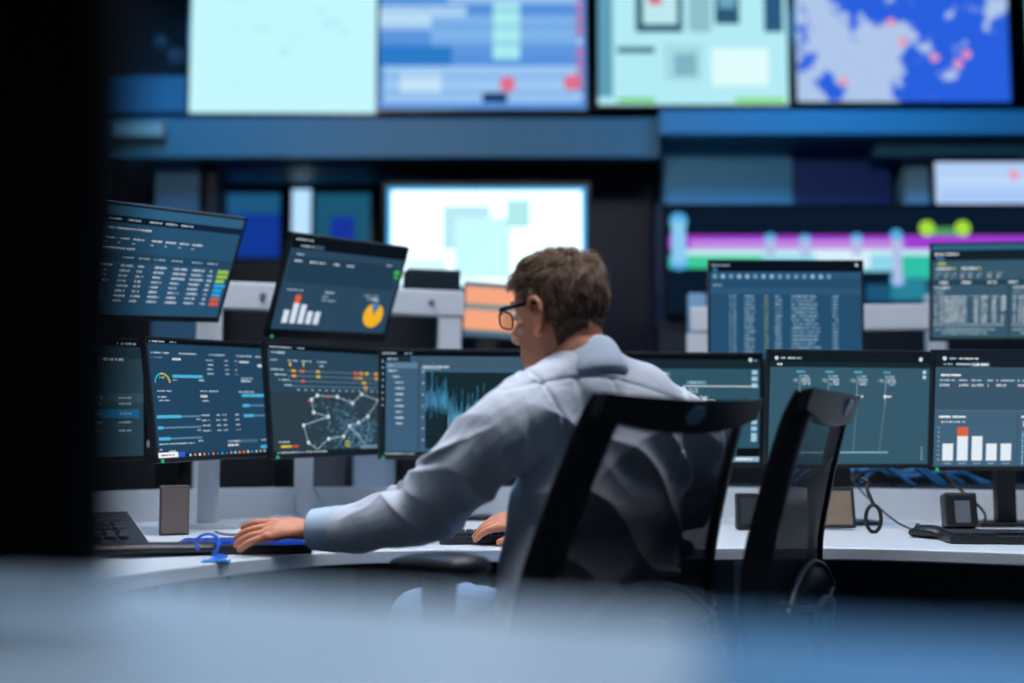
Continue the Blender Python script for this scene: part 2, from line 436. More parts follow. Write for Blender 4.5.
def ui_L6(u):
    u.r(0, 0, 1, .13, '18222c', lift=1); u.disc(.055, .055, .012, 'd3e1e9'); u.words(.085, .055, .04, .018); u.words(.14, .055, .12, .018, 'd3e1e9')
    u.words(.05, .105, .05, .02); u.words(.12, .105, .09, .02); u.r(.21, .085, .33, .13, '35566a', lift=2); u.words(.22, .107, .1, .024, 'ffffff', lift=3)
    u.r(0, .13, 1, .51, '3a566b', lift=1); u.words(.035, .2, .12, .02, 'ffffff')
    for x, t, wd in ((.03, '0 MW', .09), (.145, '6 MW', .05), (.22, '0.0 MW', .06), (.315, '1', .04), (.37, '892.59', .11), (.5, '94.83', .1), (.64, '0 MW', .1), (.78, '0 MW', .1)):
        u.words(x, .245, wd, .016); u.text(x, .3, t, .034, 'ffffff')
    u.line((.01, .51), (.99, .51), .003, '5f7d90')
    u.words(.03, .565, .16, .022, 'ffffff')
    for k in range(3): u.disc(.05+k*.05, .61, .005, 'ffffff'); u.words(.06+k*.05, .61, .03, .014)
    for i, (h, o) in enumerate(((.15, 0), (.215, .08), (.215, 0), (.15, 0), (.15, 0))):
        x = .055+i*.088; u.r(x, .95-h, x+.064, .95, 'e2ecf4', lift=3)
        if o: u.r(x, .95-h-o, x+.064, .95-h, 'd8633c', lift=3)
        u.words(x+.01, .975, .045, .012, '9fb8c6')
    for i in range(8):
        u.line((.04, .66+i*.04), (.48, .66+i*.04), .0014, '567488', lift=2); u.r(.025, .655+i*.04, .035, .665+i*.04, '9fb8c6', lift=2)
    u.line((.505, .53), (.505, 1), .003, '2f4b5d'); u.words(.53, .565, .13, .022, 'ffffff'); u.text(.53, .65, '1', .07, 'ffffff'); u.words(.56, .64, .05, .02)
    for k in range(12): u.disc(.54, .7+k*.025, .005, 'b9d3ea' if k % 2 else '7fc8e0')
    for k in range(4): u.r(.6+k*.09, .95-.06*(k+1) % .3-.05, .66+k*.09, .95, '7ea2bc', lift=3)
def ui_U0(u):
    u.r(0, 0, 1, .09, '2f5f80', lift=1); u.r(0, .09, .62, .15, '0c1c2b', lift=2); u.r(.62, .09, 1, .15, '10253a', lift=2)
    for x in (.02, .15, .3, .42, .53): u.words(x, .12, .09, .018, lift=3)
    u.words(.03, .2, .3, .02, 'cfdde6')
    for x in (.03, .12, .22, .35, .45, .55, .65): u.words(x, .29, .075, .018, 'cfdde6'); u.words(x, .33, .02, .012)
    u.words(.03, .38, .22, .018, 'cfdde6'); u.r(0, .42, 1, .5, '24465e', lift=1)
    for x in (.18, .29, .4, .53, .68, .8): u.words(x, .46, .08, .012)
    for i in range(8):
        v = .535+i*.047
        for x, wd in ((.03, .1), (.18, .09), (.3, .07), (.42, .09), (.56, .1), (.7, .11), (.83, .04)): u.words(x, v, wd*random.uniform(.6, 1), .022, 'c3d5e0')
        c = ('9cc43a', '9cc43a', '9cc43a', '2ba3dc', '2ba3dc', '2ba3dc', 'd8572e', 'd8572e')[i]
        u.r(.9, v-.017, .9+(.085 if i in (0, 1, 3) else .07), v+.017, c, lift=3)
def ui_U1(u):
    u.r(0, 0, 1, .13, '0c141c', lift=1); u.words(.03, .035, .14, .018, lift=2); u.words(.08, .1, .1, .02, lift=2); u.r(.18, .08, .27, .12, '3d5568', lift=2)
    u.words(.06, .19, .06, .014); u.r(.02, .21, .96, .49, '223d52', lift=1)
    for x in (.06, .18, .25, .38, .5): u.words(x, .26, .06, .022, 'd3e1e9')
    u.words(.85, .21, .05, .014)
    u.r(.94, .26, .99, .3, '3fc23c', lift=3); u.r(.95, .32, .985, .35, '3fc23c', lift=3)
    u.words(.06, .57, .13, .014); u.words(.36, .57, .1, .02); u.words(.36, .62, .05, .016); u.words(.36, .66, .12, .012); u.words(.72, .57, .14, .014); u.words(.76, .61, .1, .026, 'e3edf3')
    for i, h in enumerate((.14, .22, .21, .14, .14)):
        x = .075+i*.065; u.r(x, .93-h, x+.045, .93, 'd5e0ee', lift=3)
    u.r(.14, .62, .185, .71, 'd8603c', lift=3)
    u.line((.36, .52), (.36, .95), .002, '1d3548')
    u.disc(.85, .79, .09, 'f0b428', a0=115, a1=420, lift=3); u.disc(.845, .775, .085, '3f7fb0', a0=62, a1=115, lift=3)
def ui_U2(u):
    u.r(0, 0, 1, .1, '0b1420', lift=1); u.words(.01, .035, .12, .016, lift=2); u.r(.02, .06, .05, .1, '2b6c9a', lift=2); u.disc(.97, .03, .01, 'c9d6de')
    u.r(0, .1, 1, .17, '2c5474', lift=1)
    for i in range(15): u.r(.02+i*.054, .13, .045+i*.054, .17, random.choice(('6f9fbf', '8fb8cf')), lift=3)
    u.words(.02, .24, .06, .014); u.r(0, .27, 1, .33, '2f5878', lift=1)
    for i in range(15):
        v = .355+i*.04
        for x, wd in ((.13, .015), (.155, .02), (.23, .07), (.36, .03), (.43, .05), (.54, .19), (.81, .04)):
            u.words(x, v, wd*random.uniform(.8, 1), .02, '8fb3cb' if x != .36 else '8a9a6a')
def ui_U3(u):
    u.r(0, 0, 1, .12, '15222c', lift=1); u.r(0, 0, 1, .06, '2f6480', lift=2); u.disc(.03, .1, .01, 'e3edf3', lift=3); u.words(.05, .1, .13, .02, 'ffffff', lift=3); u.r(.03, .135, .08, .155, '4a8ad8', lift=3); u.r(0, .12, 1, .17, '15222c', lift=1)
    u.r(.04, .19, .09, .215, 'b8c83c', lift=3); u.words(.03, .255, .1, .02, 'ffffff'); u.words(.13, .255, .03, .02, 'b8c83c'); u.words(.2, .255, .1, .02, 'ffffff'); u.words(.3, .255, .03, .02, 'b8c83c')
    for x in (.03, .08, .13, .19, .24, .3, .37, .43): u.words(x, .31, .035, .014); u.words(x, .345, .02, .016, 'e3edf3')
    u.r(0, .38, 1, .43, '22404f', lift=1)
    for x in (.05, .2, .37, .51, .62, .75): u.words(x, .405, .06, .02, 'ffffff')
    for X in (.02, .54):
        u.words(X, .46, .1, .018, 'e3edf3'); u.words(X, .51, .06, .014); u.r(X-.01, .54, X+.47, .57, '4a6b80', lift=1)
        for i in range(7):
            v = .565+i*.042
            for x, wd in ((0, .015), (.035, .015), (.06, .15), (.26, .03), (.31, .04), (.38, .03), (.44, .02)): u.words(X+x, v, wd, .022, 'dbe6ee')
        u.words(X, .91, .4, .016); u.words(X+.05, .95, .3, .014)
        u.line((X-.01, .86), (X+.46, .86), .005, 'c3d5e0'); u.line((X+.465, .55), (X+.465, .7), .006, 'dbe6ee')
    u.line((.51, .44), (.51, 1), .006, '15222c')

GL = 'lower row of desk monitors'; GU = 'upper row of desk monitors'
monitor((-1.214, 3.055, 1.11), 50, -2, -1, 'black monitor at the left end of the lower row with one blue highlighted table line', GL, '2e4a5a', ui_L0, (DESK, 0, 0, M_BLACK), led=False)
monitor((-.842, 3.27, 1.115), 58, -8.5, -2, 'black monitor in the lower row showing blue progress bars and a small arc gauge', GL, '24455f', ui_L1, (DESK, .055, .0, M_WMETAL))
monitor((-.565, 3.535, 1.12), 53, -5.8, -1.2, 'black monitor in the lower row showing a map with a white node network', GL, '2a465a', ui_L2, (DESK, .0, .0, M_WMETAL))
monitor((-.162, 3.55, 1.11), 0, 6, .5, 'black monitor beside the man\'s arm showing a spiky blue waveform', GL, '3d5f7a', ui_L3, (DESK, 0, 0, M_BLACK))
monitor((.497, 3.42, 1.09), 4, 6, .1, 'black monitor behind the man\'s right shoulder showing a white line circuit diagram', GL, '2f5566', ui_L4, (DESK, .0, 0, M_BLACK))
monitor((.985, 3.333, 1.089), 9, 6.5, 0, 'black monitor behind the empty chair showing four columns joined by thin lines', GL, '365a6c', ui_L5, (DESK, .02, 0, M_BLACK))
monitor((1.447, 3.275, 1.084), 6, 7, 0, 'black monitor at the right end of the lower row showing five white bars', GL, '42627a', ui_L6, (DESK, .02, 0, M_BLACK))
monitor((-1.02, 3.31, 1.51), 58, 25, -4.5, 'upper left monitor tilted down showing a table with green, blue and orange tags', GU, '28506f', ui_U0, None, led=False, chin=.016)
monitor((-.573, 3.745, 1.497), 51, 23.5, -2.5, 'upper monitor tilted down showing a yellow pie chart and white bars', GU, '2a475e', ui_U1, None, chin=.028)
monitor((.908, 3.76, 1.425), -4, 0, .8, 'upper monitor right of the man showing a dense blue data table', GU, '254e6e', ui_U2, None, led=False)
monitor((1.722, 3.93, 1.515), -12, 8, 1, 'upper right monitor cut by the picture edge showing white lists with green words', GU, '38596c', ui_U3, None, led=False)
# ------------------------------------------------------------------ main desk
edge = cr([(-1.12, 1.0), (-.95, 1.5), (-.722, 2.14), (-.63, 2.30), (-.455, 2.53), (-.26, 2.625), (0, 2.65), (.49, 2.68), (.80, 2.68), (1.15, 2.556), (1.9, 2.25)], 6)
backe = [(2.2, 3.35), (1.7, 3.6), (.9, 3.85), (0, 3.95), (-.55, 3.95), (-1.1, 3.65), (-1.6, 3.1), (-1.95, 2.2), (-2.05, 1.0)]
t = empty('curved_desk', (0, 0, 0), 0, 'long curved white workstation desk in front of the seated man', 'desk')
bm = prism(bmesh.new(), edge+backe, DESK-.030, DESK, .004)
obj('worktop', bm, M_WHITE, t)
for x, y in ((-1.45, 1.9), (-.9, 3.3), (.62, 3.3), (1.9, 3.0)):
    b = B((x, y, (DESK-.031)/2), (.07, .5, DESK-.031), .006); obj('leg', b, M_WMETAL, t)
bm = bmesh.new()
pts = [(2.1, 3.3), (1.66, 3.5), (.9, 3.74), (0, 3.84), (-.52, 3.84), (-1.03, 3.56), (-1.5, 3.0)]
prism(bm, pts+[(x*1.006, y+.02) for x, y in reversed(pts)], .25, DESK-.032)
obj('modesty_panel', bm, M_DGREY, t)
# low divider standing on the rear of the worktop
bm = bmesh.new()
pts = cr([(2.12, 3.26), (1.66, 3.48), (.9, 3.70), (0, 3.79), (-.50, 3.79), (-1.06, 3.60), (-1.52, 3.12)], 4)
prism(bm, pts+[(x*1.008, y+.025) for x, y in reversed(pts)], DESK+.001, .845)
tag(obj('desk_divider', bm, M_WHITE), 'low white divider along the rear of the curved desk', 'divider')

# ------------------------------------------------------------------ rails that carry the upper monitors
def rail(p0, p1, z, label, posts):
    t = empty('monitor_rail', (0, 0, 0), 0, label, 'rail', 'white rails behind the upper monitors')
    a, b = V(p0), V(p1); d = (b-a); L = d.length; R = Matrix.Rotation(math.atan2(d.y, d.x), 3, 'Z')
    c = (a+b)/2
    obj('beam', B((c.x, c.y, z), (L, .05, .10), .008, R), M_WMETAL, t)
    for f in posts:
        p = a+d*f; obj('post', B((p.x, p.y+.0, z/2-.03), (.09, .04, z-.045), .005, R), M_WMETAL, t)
    for f in (.15, .3, .72, .88):
        p = a+d*f; bb = bmesh.new(); n = R @ V((0, -1, 0))
        cyl(bb, (p.x+n.x*.025, p.y+n.y*.025, z), (p.x+n.x*.034, p.y+n.y*.034, z), .012, seg=12); obj('bolt', bb, M_GREY, t)
    return t
rail((-1.22, 4.02, 0), (-.19, 4.35, 0), 1.52, 'white metal rail behind the yellow pie chart monitor', (.13, .95))
rail((.70, 4.45, 0), (2.2, 4.25, 0), 1.47, 'white metal rail behind the blue data table monitor', (.02, .97))
for mon_name, p, q in (('computer_monitor.007', (-.965, 3.36, 1.50), (-1.10, 4.02, 1.52)), ('computer_monitor.008', (-.535, 3.80, 1.48), (-.62, 4.18, 1.52)),
                  ('computer_monitor.009', (.908, 3.805, 1.42), (.95, 4.375, 1.47)), ('computer_monitor.010', (1.71, 3.98, 1.50), (1.78, 4.24, 1.47))):
    mo = bpy.data.objects[mon_name]; Mw = Matrix.Translation(mo.location) @ mo.rotation_euler.to_matrix().to_4x4(); Mi = Mw.inverted(); p, q = Mw @ V((0, .058, -.01)), V(q)
    b = tube(bmesh.new(), [tuple(Mi @ p), tuple(Mi @ ((p+q)/2+V((.03, 0, -.02)))), tuple(Mi @ q)], .014); ar = obj('arm', b, M_DGREY, mo, True)
    b = B(tuple(q), (.07, .02, .09), .004); bmesh.ops.transform(b, matrix=Mi, verts=b.verts); obj('clamp', b, M_BLACK, ar)

# ------------------------------------------------------------------ office chair
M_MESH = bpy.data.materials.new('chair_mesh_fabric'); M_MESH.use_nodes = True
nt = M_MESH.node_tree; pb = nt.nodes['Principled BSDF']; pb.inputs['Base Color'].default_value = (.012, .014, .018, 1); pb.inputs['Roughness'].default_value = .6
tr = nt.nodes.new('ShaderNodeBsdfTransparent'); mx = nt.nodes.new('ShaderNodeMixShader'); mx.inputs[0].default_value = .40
tcn = nt.nodes.new('ShaderNodeTexCoord'); sz = nt.nodes.new('ShaderNodeSeparateXYZ'); mr = nt.nodes.new('ShaderNodeMapRange')   # opacity rises downwards: shade on the lower back painted into the weave
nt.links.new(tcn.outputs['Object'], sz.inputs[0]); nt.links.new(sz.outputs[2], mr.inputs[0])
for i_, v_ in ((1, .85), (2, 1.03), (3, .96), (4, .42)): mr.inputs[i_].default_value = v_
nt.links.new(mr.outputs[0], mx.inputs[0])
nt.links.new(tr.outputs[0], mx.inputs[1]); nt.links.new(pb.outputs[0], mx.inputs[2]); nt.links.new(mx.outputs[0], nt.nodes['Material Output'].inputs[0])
M_CH = mat('chair_black', '0d1014', .38)
M_SEAT = mat('seat_fabric', '14181d', .9, bump=.3, bscale=250)

def by(z):   # local y of the back at height z
    ks = [(.46, -.26), (.55, -.255), (.62, -.25), (.70, -.255), (.78, -.272), (.90, -.317), (1.0, -.36), (1.075, -.40)]
    for (a, ya), (b, yb) in zip(ks, ks[1:]):
        if z <= b: 
            t = (z-a)/(b-a); return ya+(yb-ya)*t
    return ks[-1][1]
def hw(z):   # half width of the back at height z
    return .268-.068*max(0, (z-.60))/.475 if z > .6 else .268-.05*(.6-z)/.1
def make_chair(loc, rz, label):
    t = empty('office_chair', loc, rz, label, 'chair', 'black mesh-back office chairs at the curved desk')
    # frame: side members with flat oval section
    for s in (-1, 1):
        zs = [.56, .62, .70, .78, .86, .94, 1.02, 1.072]
        path = [(s*(hw(z)-.026), by(z)+.010, z, .034, .011) for z in zs]
        path = path[:-1]+[(s*(hw(1.072)-.026), by(1.072)+.010, 1.062, .034, .011)]
        b = bmesh.new(); loft(b, path, side=(.78, .63*s, 0), seg=14, n=3, cap=False)
        obj('side_frame', b, M_CH, t, False)
    # top bar with a sagging lower edge and slightly dished front
    b = bmesh.new(); n = 24; rows = []
    for i in range(n+1):
        u = -1+2*i/n; x = u*(.205)
        zt = 1.069+.005*abs(u)**4-.004*(1-abs(u)); zb = 1.006+.030*abs(u)**2.2
        yb = -.03*(1-u*u)
        rows.append([b.verts.new((x, by(z)+yb+o, z)) for z, o in ((zt, -.012), (zb, -.012), (zb, .012), (zt, .012))])
    for a, c in zip(rows, rows[1:]):
        for k in range(4): b.faces.new((a[k], a[(k+1) % 4], c[(k+1) % 4], c[k]))
    b.faces.new(rows[0]); b.faces.new(list(reversed(rows[-1]))); bmesh.ops.recalc_face_normals(b, faces=b.faces)
    tb = obj('top_bar', b, M_CH, t)
    # hexagonal badge
    b = bmesh.new(); hx = [(.022*math.cos(D2R(60*k)), .0165*math.sin(D2R(60*k))) for k in range(6)]
    zc = 1.038; yc = by(zc)-.03-.0128
    tl = .5
    o1 = [b.verts.new((.0+x, yc-z*.667-.0025, zc+z)) for x, z in hx]; f = b.faces.new(o1)
    o2 = [b.verts.new((.0+x*1.15, yc-z*1.15*.667, zc+z*1.15)) for x, z in hx]
    for k in range(6): b.faces.new((o1[k], o1[(k+1) % 6], o2[(k+1) % 6], o2[k])).material_index = 1
    q = [b.verts.new((x, yc-z*.667-.0035, zc+z)) for x, z in ((.020, .002), (.009, .013), (-.006, -.012), (.010, -.0125))]
    b.faces.new(q).material_index = 1
    bmesh.ops.recalc_face_normals(b, faces=b.faces)
    obj('badge', b, [mat('badge_blue', '86b4d4', .3), mat('badge_edge', '8fb4cc', .3, .4)], tb)['label'] = 'blue hexagonal badge'
    # mesh panel
    b = bmesh.new(); nx, nz = 14, 18; g = []
    for j in range(nz+1):
        z = .60+(1.045-.60)*j/nz; r_ = []
        for i in range(nx+1):
            u = -1+2*i/nx; r_.append(b.verts.new((u*(hw(z)-.03), by(z)-.028*(1-u*u)+.004, z)))
        g.append(r_)
    for j in range(nz):
        for i in range(nx): b.faces.new((g[j][i], g[j][i+1], g[j+1][i+1], g[j+1][i]))
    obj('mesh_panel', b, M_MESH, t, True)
    # lumbar support: curved band behind the mesh
    b = bmesh.new()
    arc = [(x, by(.7)-.050+.18*x*x*2, .735-2.2*x*x) for x in (-.19, -.14, -.08, 0, .08, .14, .19)]
    tube(b, arc, .0055, n=4, seg=10)
    arc2 = [(x, by(.66)-.052+.2*x*x*2, .645+.7*x*x) for x in (-.20, -.14, -.07, 0, .07, .14, .20)]
    tube(b, arc2, .0055, n=4, seg=10)
    obj('lumbar_rim', b, mat('lumbar_grey', '39424a', .3), t, True)
    b = bmesh.new(); top, bot = cr(arc, 4), cr(arc2, 4); m_ = min(len(top), len(bot))
    va = [b.verts.new(p) for p in top[:m_]]; vb = [b.verts.new(p) for p in bot[:m_]]
    vc = [b.verts.new((p[0], p[1]+.012, p[2])) for p in top[:m_]]; vd = [b.verts.new((p[0], p[1]+.012, p[2])) for p in bot[:m_]]
    for k in range(m_-1):
        b.faces.new((va[k], va[k+1], vb[k+1], vb[k])); b.faces.new((vc[k], vd[k], vd[k+1], vc[k+1]))
        b.faces.new((va[k], vc[k], vc[k+1], va[k+1])); b.faces.new((vb[k], vb[k+1], vd[k+1], vd[k]))
    b.faces.new((va[0], vb[0], vd[0], vc[0])); b.faces.new((va[-1], vc[-1], vd[-1], vb[-1]))
    bmesh.ops.recalc_face_normals(b, faces=b.faces)
    obj('lumbar_pad', b, M_CH, t, True)
    b = bmesh.new(); loft(b, [(-hw(.6)+.02, by(.6), .585, .028, .014), (0, by(.6)-.03, .575, .034, .014), (hw(.6)-.02, by(.6), .585, .028, .014)], side=(0, 0, 1), seg=12)
    obj('bottom_bar', b, M_CH, t, True)
    # spine to the mechanism
    b = bmesh.new(); loft(b, [(0, by(.6)-.045, .66, .05, .018), (0, -.27, .54, .045, .02), (0, -.21, .44, .04, .022), (0, -.06, .41, .04, .03)], side=(1, 0, 0), seg=14)
    obj('back_support', b, M_CH, t, True)
    # seat
    b = bmesh.new(); n = 28; rim = []
    for (sc, z) in ((.0, .515), (.6, .512), (.9, .502), (1., .478), (.985, .452), (.9, .44), (0, .44)):
        rim.append([b.verts.new((.225*sc*(abs(math.cos(a))**.55)*(1 if math.cos(a) >= 0 else -1), .01+.225*sc*(abs(math.sin(a))**.55)*(1 if math.sin(a) >= 0 else -1), z)) for a in [2*math.pi*(k+.5)/n for k in range(n)]] if sc else [b.verts.new((0, .01, z))])
    for a, c in zip(rim, rim[1:]):
        for k in range(n):
            if len(a) == 1: b.faces.new((a[0], c[k], c[(k+1) % n]))
            elif len(c) == 1: b.faces.new((a[(k+1) % n], a[k], c[0]))
            else: b.faces.new((a[k], c[k], c[(k+1) % n], a[(k+1) % n]))
    bmesh.ops.recalc_face_normals(b, faces=b.faces)
    obj('seat', b, M_SEAT, t, True)
    obj('mechanism', B((0, -.02, .41), (.16, .22, .05), .01), M_DGREY, t)
    b = bmesh.new(); cyl(b, (0, 0, .12), (0, 0, .39), .024, .024); cyl(b, (0, 0, .10), (0, 0, .26), .034, .034); obj('gas_lift', b, M_GREY, t, True)
    for k in range(5):
        a = D2R(72*k+18); d = V((math.cos(a), math.sin(a), 0))
        b = bmesh.new(); loft(b, [(*(d*.02+V((0, 0, .115))), .03, .022), (*(d*.16+V((0, 0, .105))), .024, .018), (*(d*.29+V((0, 0, .085))), .018, .013)], side=(-math.sin(a), math.cos(a), 0), seg=12)
        sp = obj('base_spoke', b, M_CH, t, True)
        b = bmesh.new(); c = d*.295; p = V((-d.y, d.x, 0))
        for s in (-1, 1): cyl(b, tuple(c+p*(s*.008)+V((0, 0, .029))), tuple(c+p*(s*.026)+V((0, 0, .029))), .029, seg=18)
        cyl(b, (c.x, c.y, .03), (c.x, c.y, .09), .008, seg=10)
        obj('caster', b, M_BLACK, sp)
    for s in (-1, 1):
        b = bmesh.new(); loft(b, [(s*.13, -.02, .43, .03, .012), (s*.225, -.02, .43, .03, .012), (s*.262, -.02, .47, .034, .014), (s*.268, -.02, .56, .042, .022), (s*.266, -.02, .70, .044, .026), (s*.266, -.02, .745, .05, .026)], side=(0, 1, 0), seg=14)
        ar = obj('armrest', b, M_BLACK, t, True)
        b = bmesh.new(); loft(b, [(s*.255, .115, .757, .032, .011), (s*.26, .05, .762, .044, .018), (s*.268, -.05, .768, .050, .023), (s*.272, -.125, .769, .045, .022)], side=(1, 0, 0), seg=18)
        obj('arm_pad', b, mat('arm_pad_rubber', '1a1c21', .45), ar, True)
    return t
CH = V((.058, 2.336, 0))
ch = make_chair(CH, D2R(39), 'black mesh-back office chair the man is sitting in')
c2 = copy_tree(ch); c2.location = (.385, 2.52, 0); c2.rotation_euler = (0, 0, D2R(61)); c2['label'] = 'empty black mesh-back office chair right of the man, pushed to the desk'
PV = Matrix.Translation((0, -.21, .5)) @ Matrix.Rotation(D2R(-7.5), 4, 'X') @ Matrix.Translation((0, .21, -.5))   # its back stands more upright
for ch_ in list(c2.children):
    if ch_.name.startswith(('side_frame', 'top_bar', 'mesh_panel', 'lumbar', 'bottom_bar')): ch_.matrix_local = PV
    if ch_.name.startswith(('seat', 'base_spoke')): ch_.scale = (.84, .84, 1)
for ch_ in list(c2.children):       # its arms fold away below the desk
    if ch_.name.startswith('armrest'):
        for g in list(ch_.children): bpy.data.objects.remove(g)
        bpy.data.objects.remove(ch_)
# ------------------------------------------------------------------ the man
TY = 30.
S_ = V((math.cos(D2R(TY)), math.sin(D2R(TY)), 0))       # to his right
person = None
HY, HP = 54., -5.
HC = V((.094, 2.325, 1.253))
HM = Matrix.Translation(HC) @ Matrix.Rotation(D2R(HY), 4, 'Z') @ Matrix.Rotation(D2R(HP), 4, 'X') @ Matrix.Rotation(D2R(3), 4, 'Y')
def hp(x, y, z): return HM @ V((x, y, z))
SL = [(.1175, .010, -.022, .012), (.113, .034, -.048, .034), (.102, .058, -.072, .053), (.083, .076, -.088, .066), (.055, .089, -.099, .0745), (.025, .0935, -.102, .077), (0, .089, -.099, .076),
      (-.02, .087, -.091, .0745), (-.04, .087, -.088, .071), (-.06, .086, -.078, .066), (-.08, .085, -.062, .060), (-.098, .083, -.034, .051), (-.112, .078, -.014, .040), (-.121, .064, .01, .024)]
def head_ring(z, yf, yb, w_, seg=40):
    out = []
    for k in range(seg):
        a = 2*math.pi*k/seg; c, s = math.cos(a), math.sin(a)
        yc = (yf+yb)/2-.006; ry = (yf-yc) if s > 0 else (yc-yb)
        x = w_*(abs(c)**.92)*(1 if c >= 0 else -1); y = yc+ry*(abs(s)**.92)*(1 if s >= 0 else -1)
        out.append((x, y, z))
    return out
def head_loft(bm, SLs, off=0.):
    P = cr(SLs, 3); rings = []
    for z, yf, yb, w_ in P:
        rings.append([bm.verts.new(hp(*p)) for p in head_ring(z, yf+off, yb-off, w_+off)])
    for a, b in zip(rings, rings[1:]):
        for k in range(40): bm.faces.new((a[k], b[k], b[(k+1) % 40], a[(k+1) % 40]))
    bm.faces.new(list(rings[0])); bm.faces.new(list(reversed(rings[-1])))
def hl(bm, path, **k):
    loft(bm, [(*hp(*p[:3]), *p[3:]) for p in path], **k)
bm = bmesh.new()
head_loft(bm, SL)
hs = HM.to_3x3() @ V((1, 0, 0))
# nose, brow, lips, chin
hl(bm, [(0, .090, .012, .007, .006), (0, .098, -.010, .009, .009), (0, .108, -.032, .012, .011), (0, .103, -.042, .015, .009)], side=hs, seg=14)
for s in (-1, 1):
    hl(bm, [(s*.010, .100, -.040, .007), (s*.016, .092, -.042, .007)], seg=10)
    hl(bm, [(s*.012, .089, .022, .007), (s*.034, .084, .027, .007), (s*.056, .066, .020, .007)], seg=10)
    hl(bm, [(s*.045, .066, -.028, .012), (s*.058, .05, -.024, .013)], seg=12)
    # ear: helix rim, inner fold, lobe
    ex = .073
    EZ = -.014
    rim = [(s*(ex-.002), .012, .000), (s*(ex+.006), .016, .020), (s*(ex+.014), .006, .034), (s*(ex+.019), -.010, .033), (s*(ex+.021), -.021, .016), (s*(ex+.018), -.022, -.004), (s*(ex+.011), -.014, -.024), (s*(ex+.006), -.003, -.036), (s*(ex-.001), .006, -.034)]
    hl(bm, [(p[0], p[1], p[2]+EZ, .0052) for p in rim], seg=8, n=3)
    hl(bm, [(s*(ex-.006), .003, .008, .004, .012), (s*(ex+.004), -.006, -.008, .004, .015), (s*(ex+.003), -.004, -.026, .004, .012), (s*(ex+.003), .0, -.044, .004, .008)], side=hs, seg=12)
    hl(bm, [(s*(ex+.009), -.012, .006, .0035), (s*(ex+.011), -.014, -.012, .0035), (s*(ex+.005), -.008, -.030, .0035)], seg=8)
hl(bm, [(-.02, .083, -.066, .004), (0, .091, -.064, .005), (.02, .083, -.066, .004)], seg=10)
hl(bm, [(-.018, .082, -.076, .005), (0, .089, -.076, .006), (.018, .082, -.076, .005)], seg=10)
hl(bm, [(0, .074, -.106, .016, .013), (0, .070, -.108, .014, .013)], side=hs, seg=12)
# neck
C7 = V((.140, 2.295, 1.150))
nb = hp(0, -.035, -.035); nm = (nb+C7)/2+V((-.004, .004, 0))
loft(bm, [(*(C7+V((.006, .045, -.07))), .058, .055), (*C7, .064, .062), (*nm, .060, .061), (*nb, .058, .062)], side=S_, seg=24)
# trapezius under the shirt, trunk, arms, legs - all one surface
TR = [(.152, 2.300, 1.150, .060, .055), (.168, 2.305, 1.11, .125, .070), (.188, 2.315, 1.05, .185, .100), (.196, 2.325, .97, .195, .118), (.180, 2.325, .88, .194, .128), (.163, 2.32, .78, .196, .135), (.152, 2.305, .69, .198, .138), (.160, 2.29, .60, .19, .125), (.160, 2.28, .56, .15, .10)]
loft(bm, [(x, y, z, a-.035, b-.035) for x, y, z, a, b in TR[1:]], side=S_, seg=28)
LA = [(.075, 2.255, 1.055, .080), (.000, 2.215, 1.018, .086), (-.083, 2.235, .948, .078), (-.168, 2.315, .860, .074), (-.255, 2.385, .826, .063), (-.335, 2.446, .809, .054), (-.395, 2.480, .806, .042)]
RA = [(.31, 2.385, 1.035, .08), (.372, 2.435, 1.00, .084), (.405, 2.51, .92, .070), (.38, 2.59, .845, .060), (.26, 2.665, .82, .052), (.09, 2.725, .80, .040)]
loft(bm, [(x, y, z, r-.022 if r > .06 else r-.014) for x, y, z, r in LA], seg=18)
loft(bm, [(x, y, z, r-.022 if r > .06 else r-.014) for x, y, z, r in RA], seg=18)
LL = [(.085, 2.235, .605, .088), (-.04, 2.40, .605, .080), (-.20, 2.595, .60, .062), (-.225, 2.64, .50, .056), (-.20, 2.68, .30, .048), (-.19, 2.70, .12, .036)]
RL = [(.245, 2.33, .600, .088), (.15, 2.53, .600, .078), (.07, 2.77, .60, .062), (.06, 2.82, .50, .056), (.06, 2.84, .30, .048), (.06, 2.85, .12, .036)]
for L in (LL, RL): loft(bm, [(x, y, z, r-.012) for x, y, z, r in L], seg=18)
for L in (LL, RL):
    x, y, z, r = L[-1]; loft(bm, [(x, y, .13, .032), (x-.005, y-.01, .06, .032), (x-.04, y+.06, .045, .034), (x-.08, y+.13, .035, .028)], seg=14)

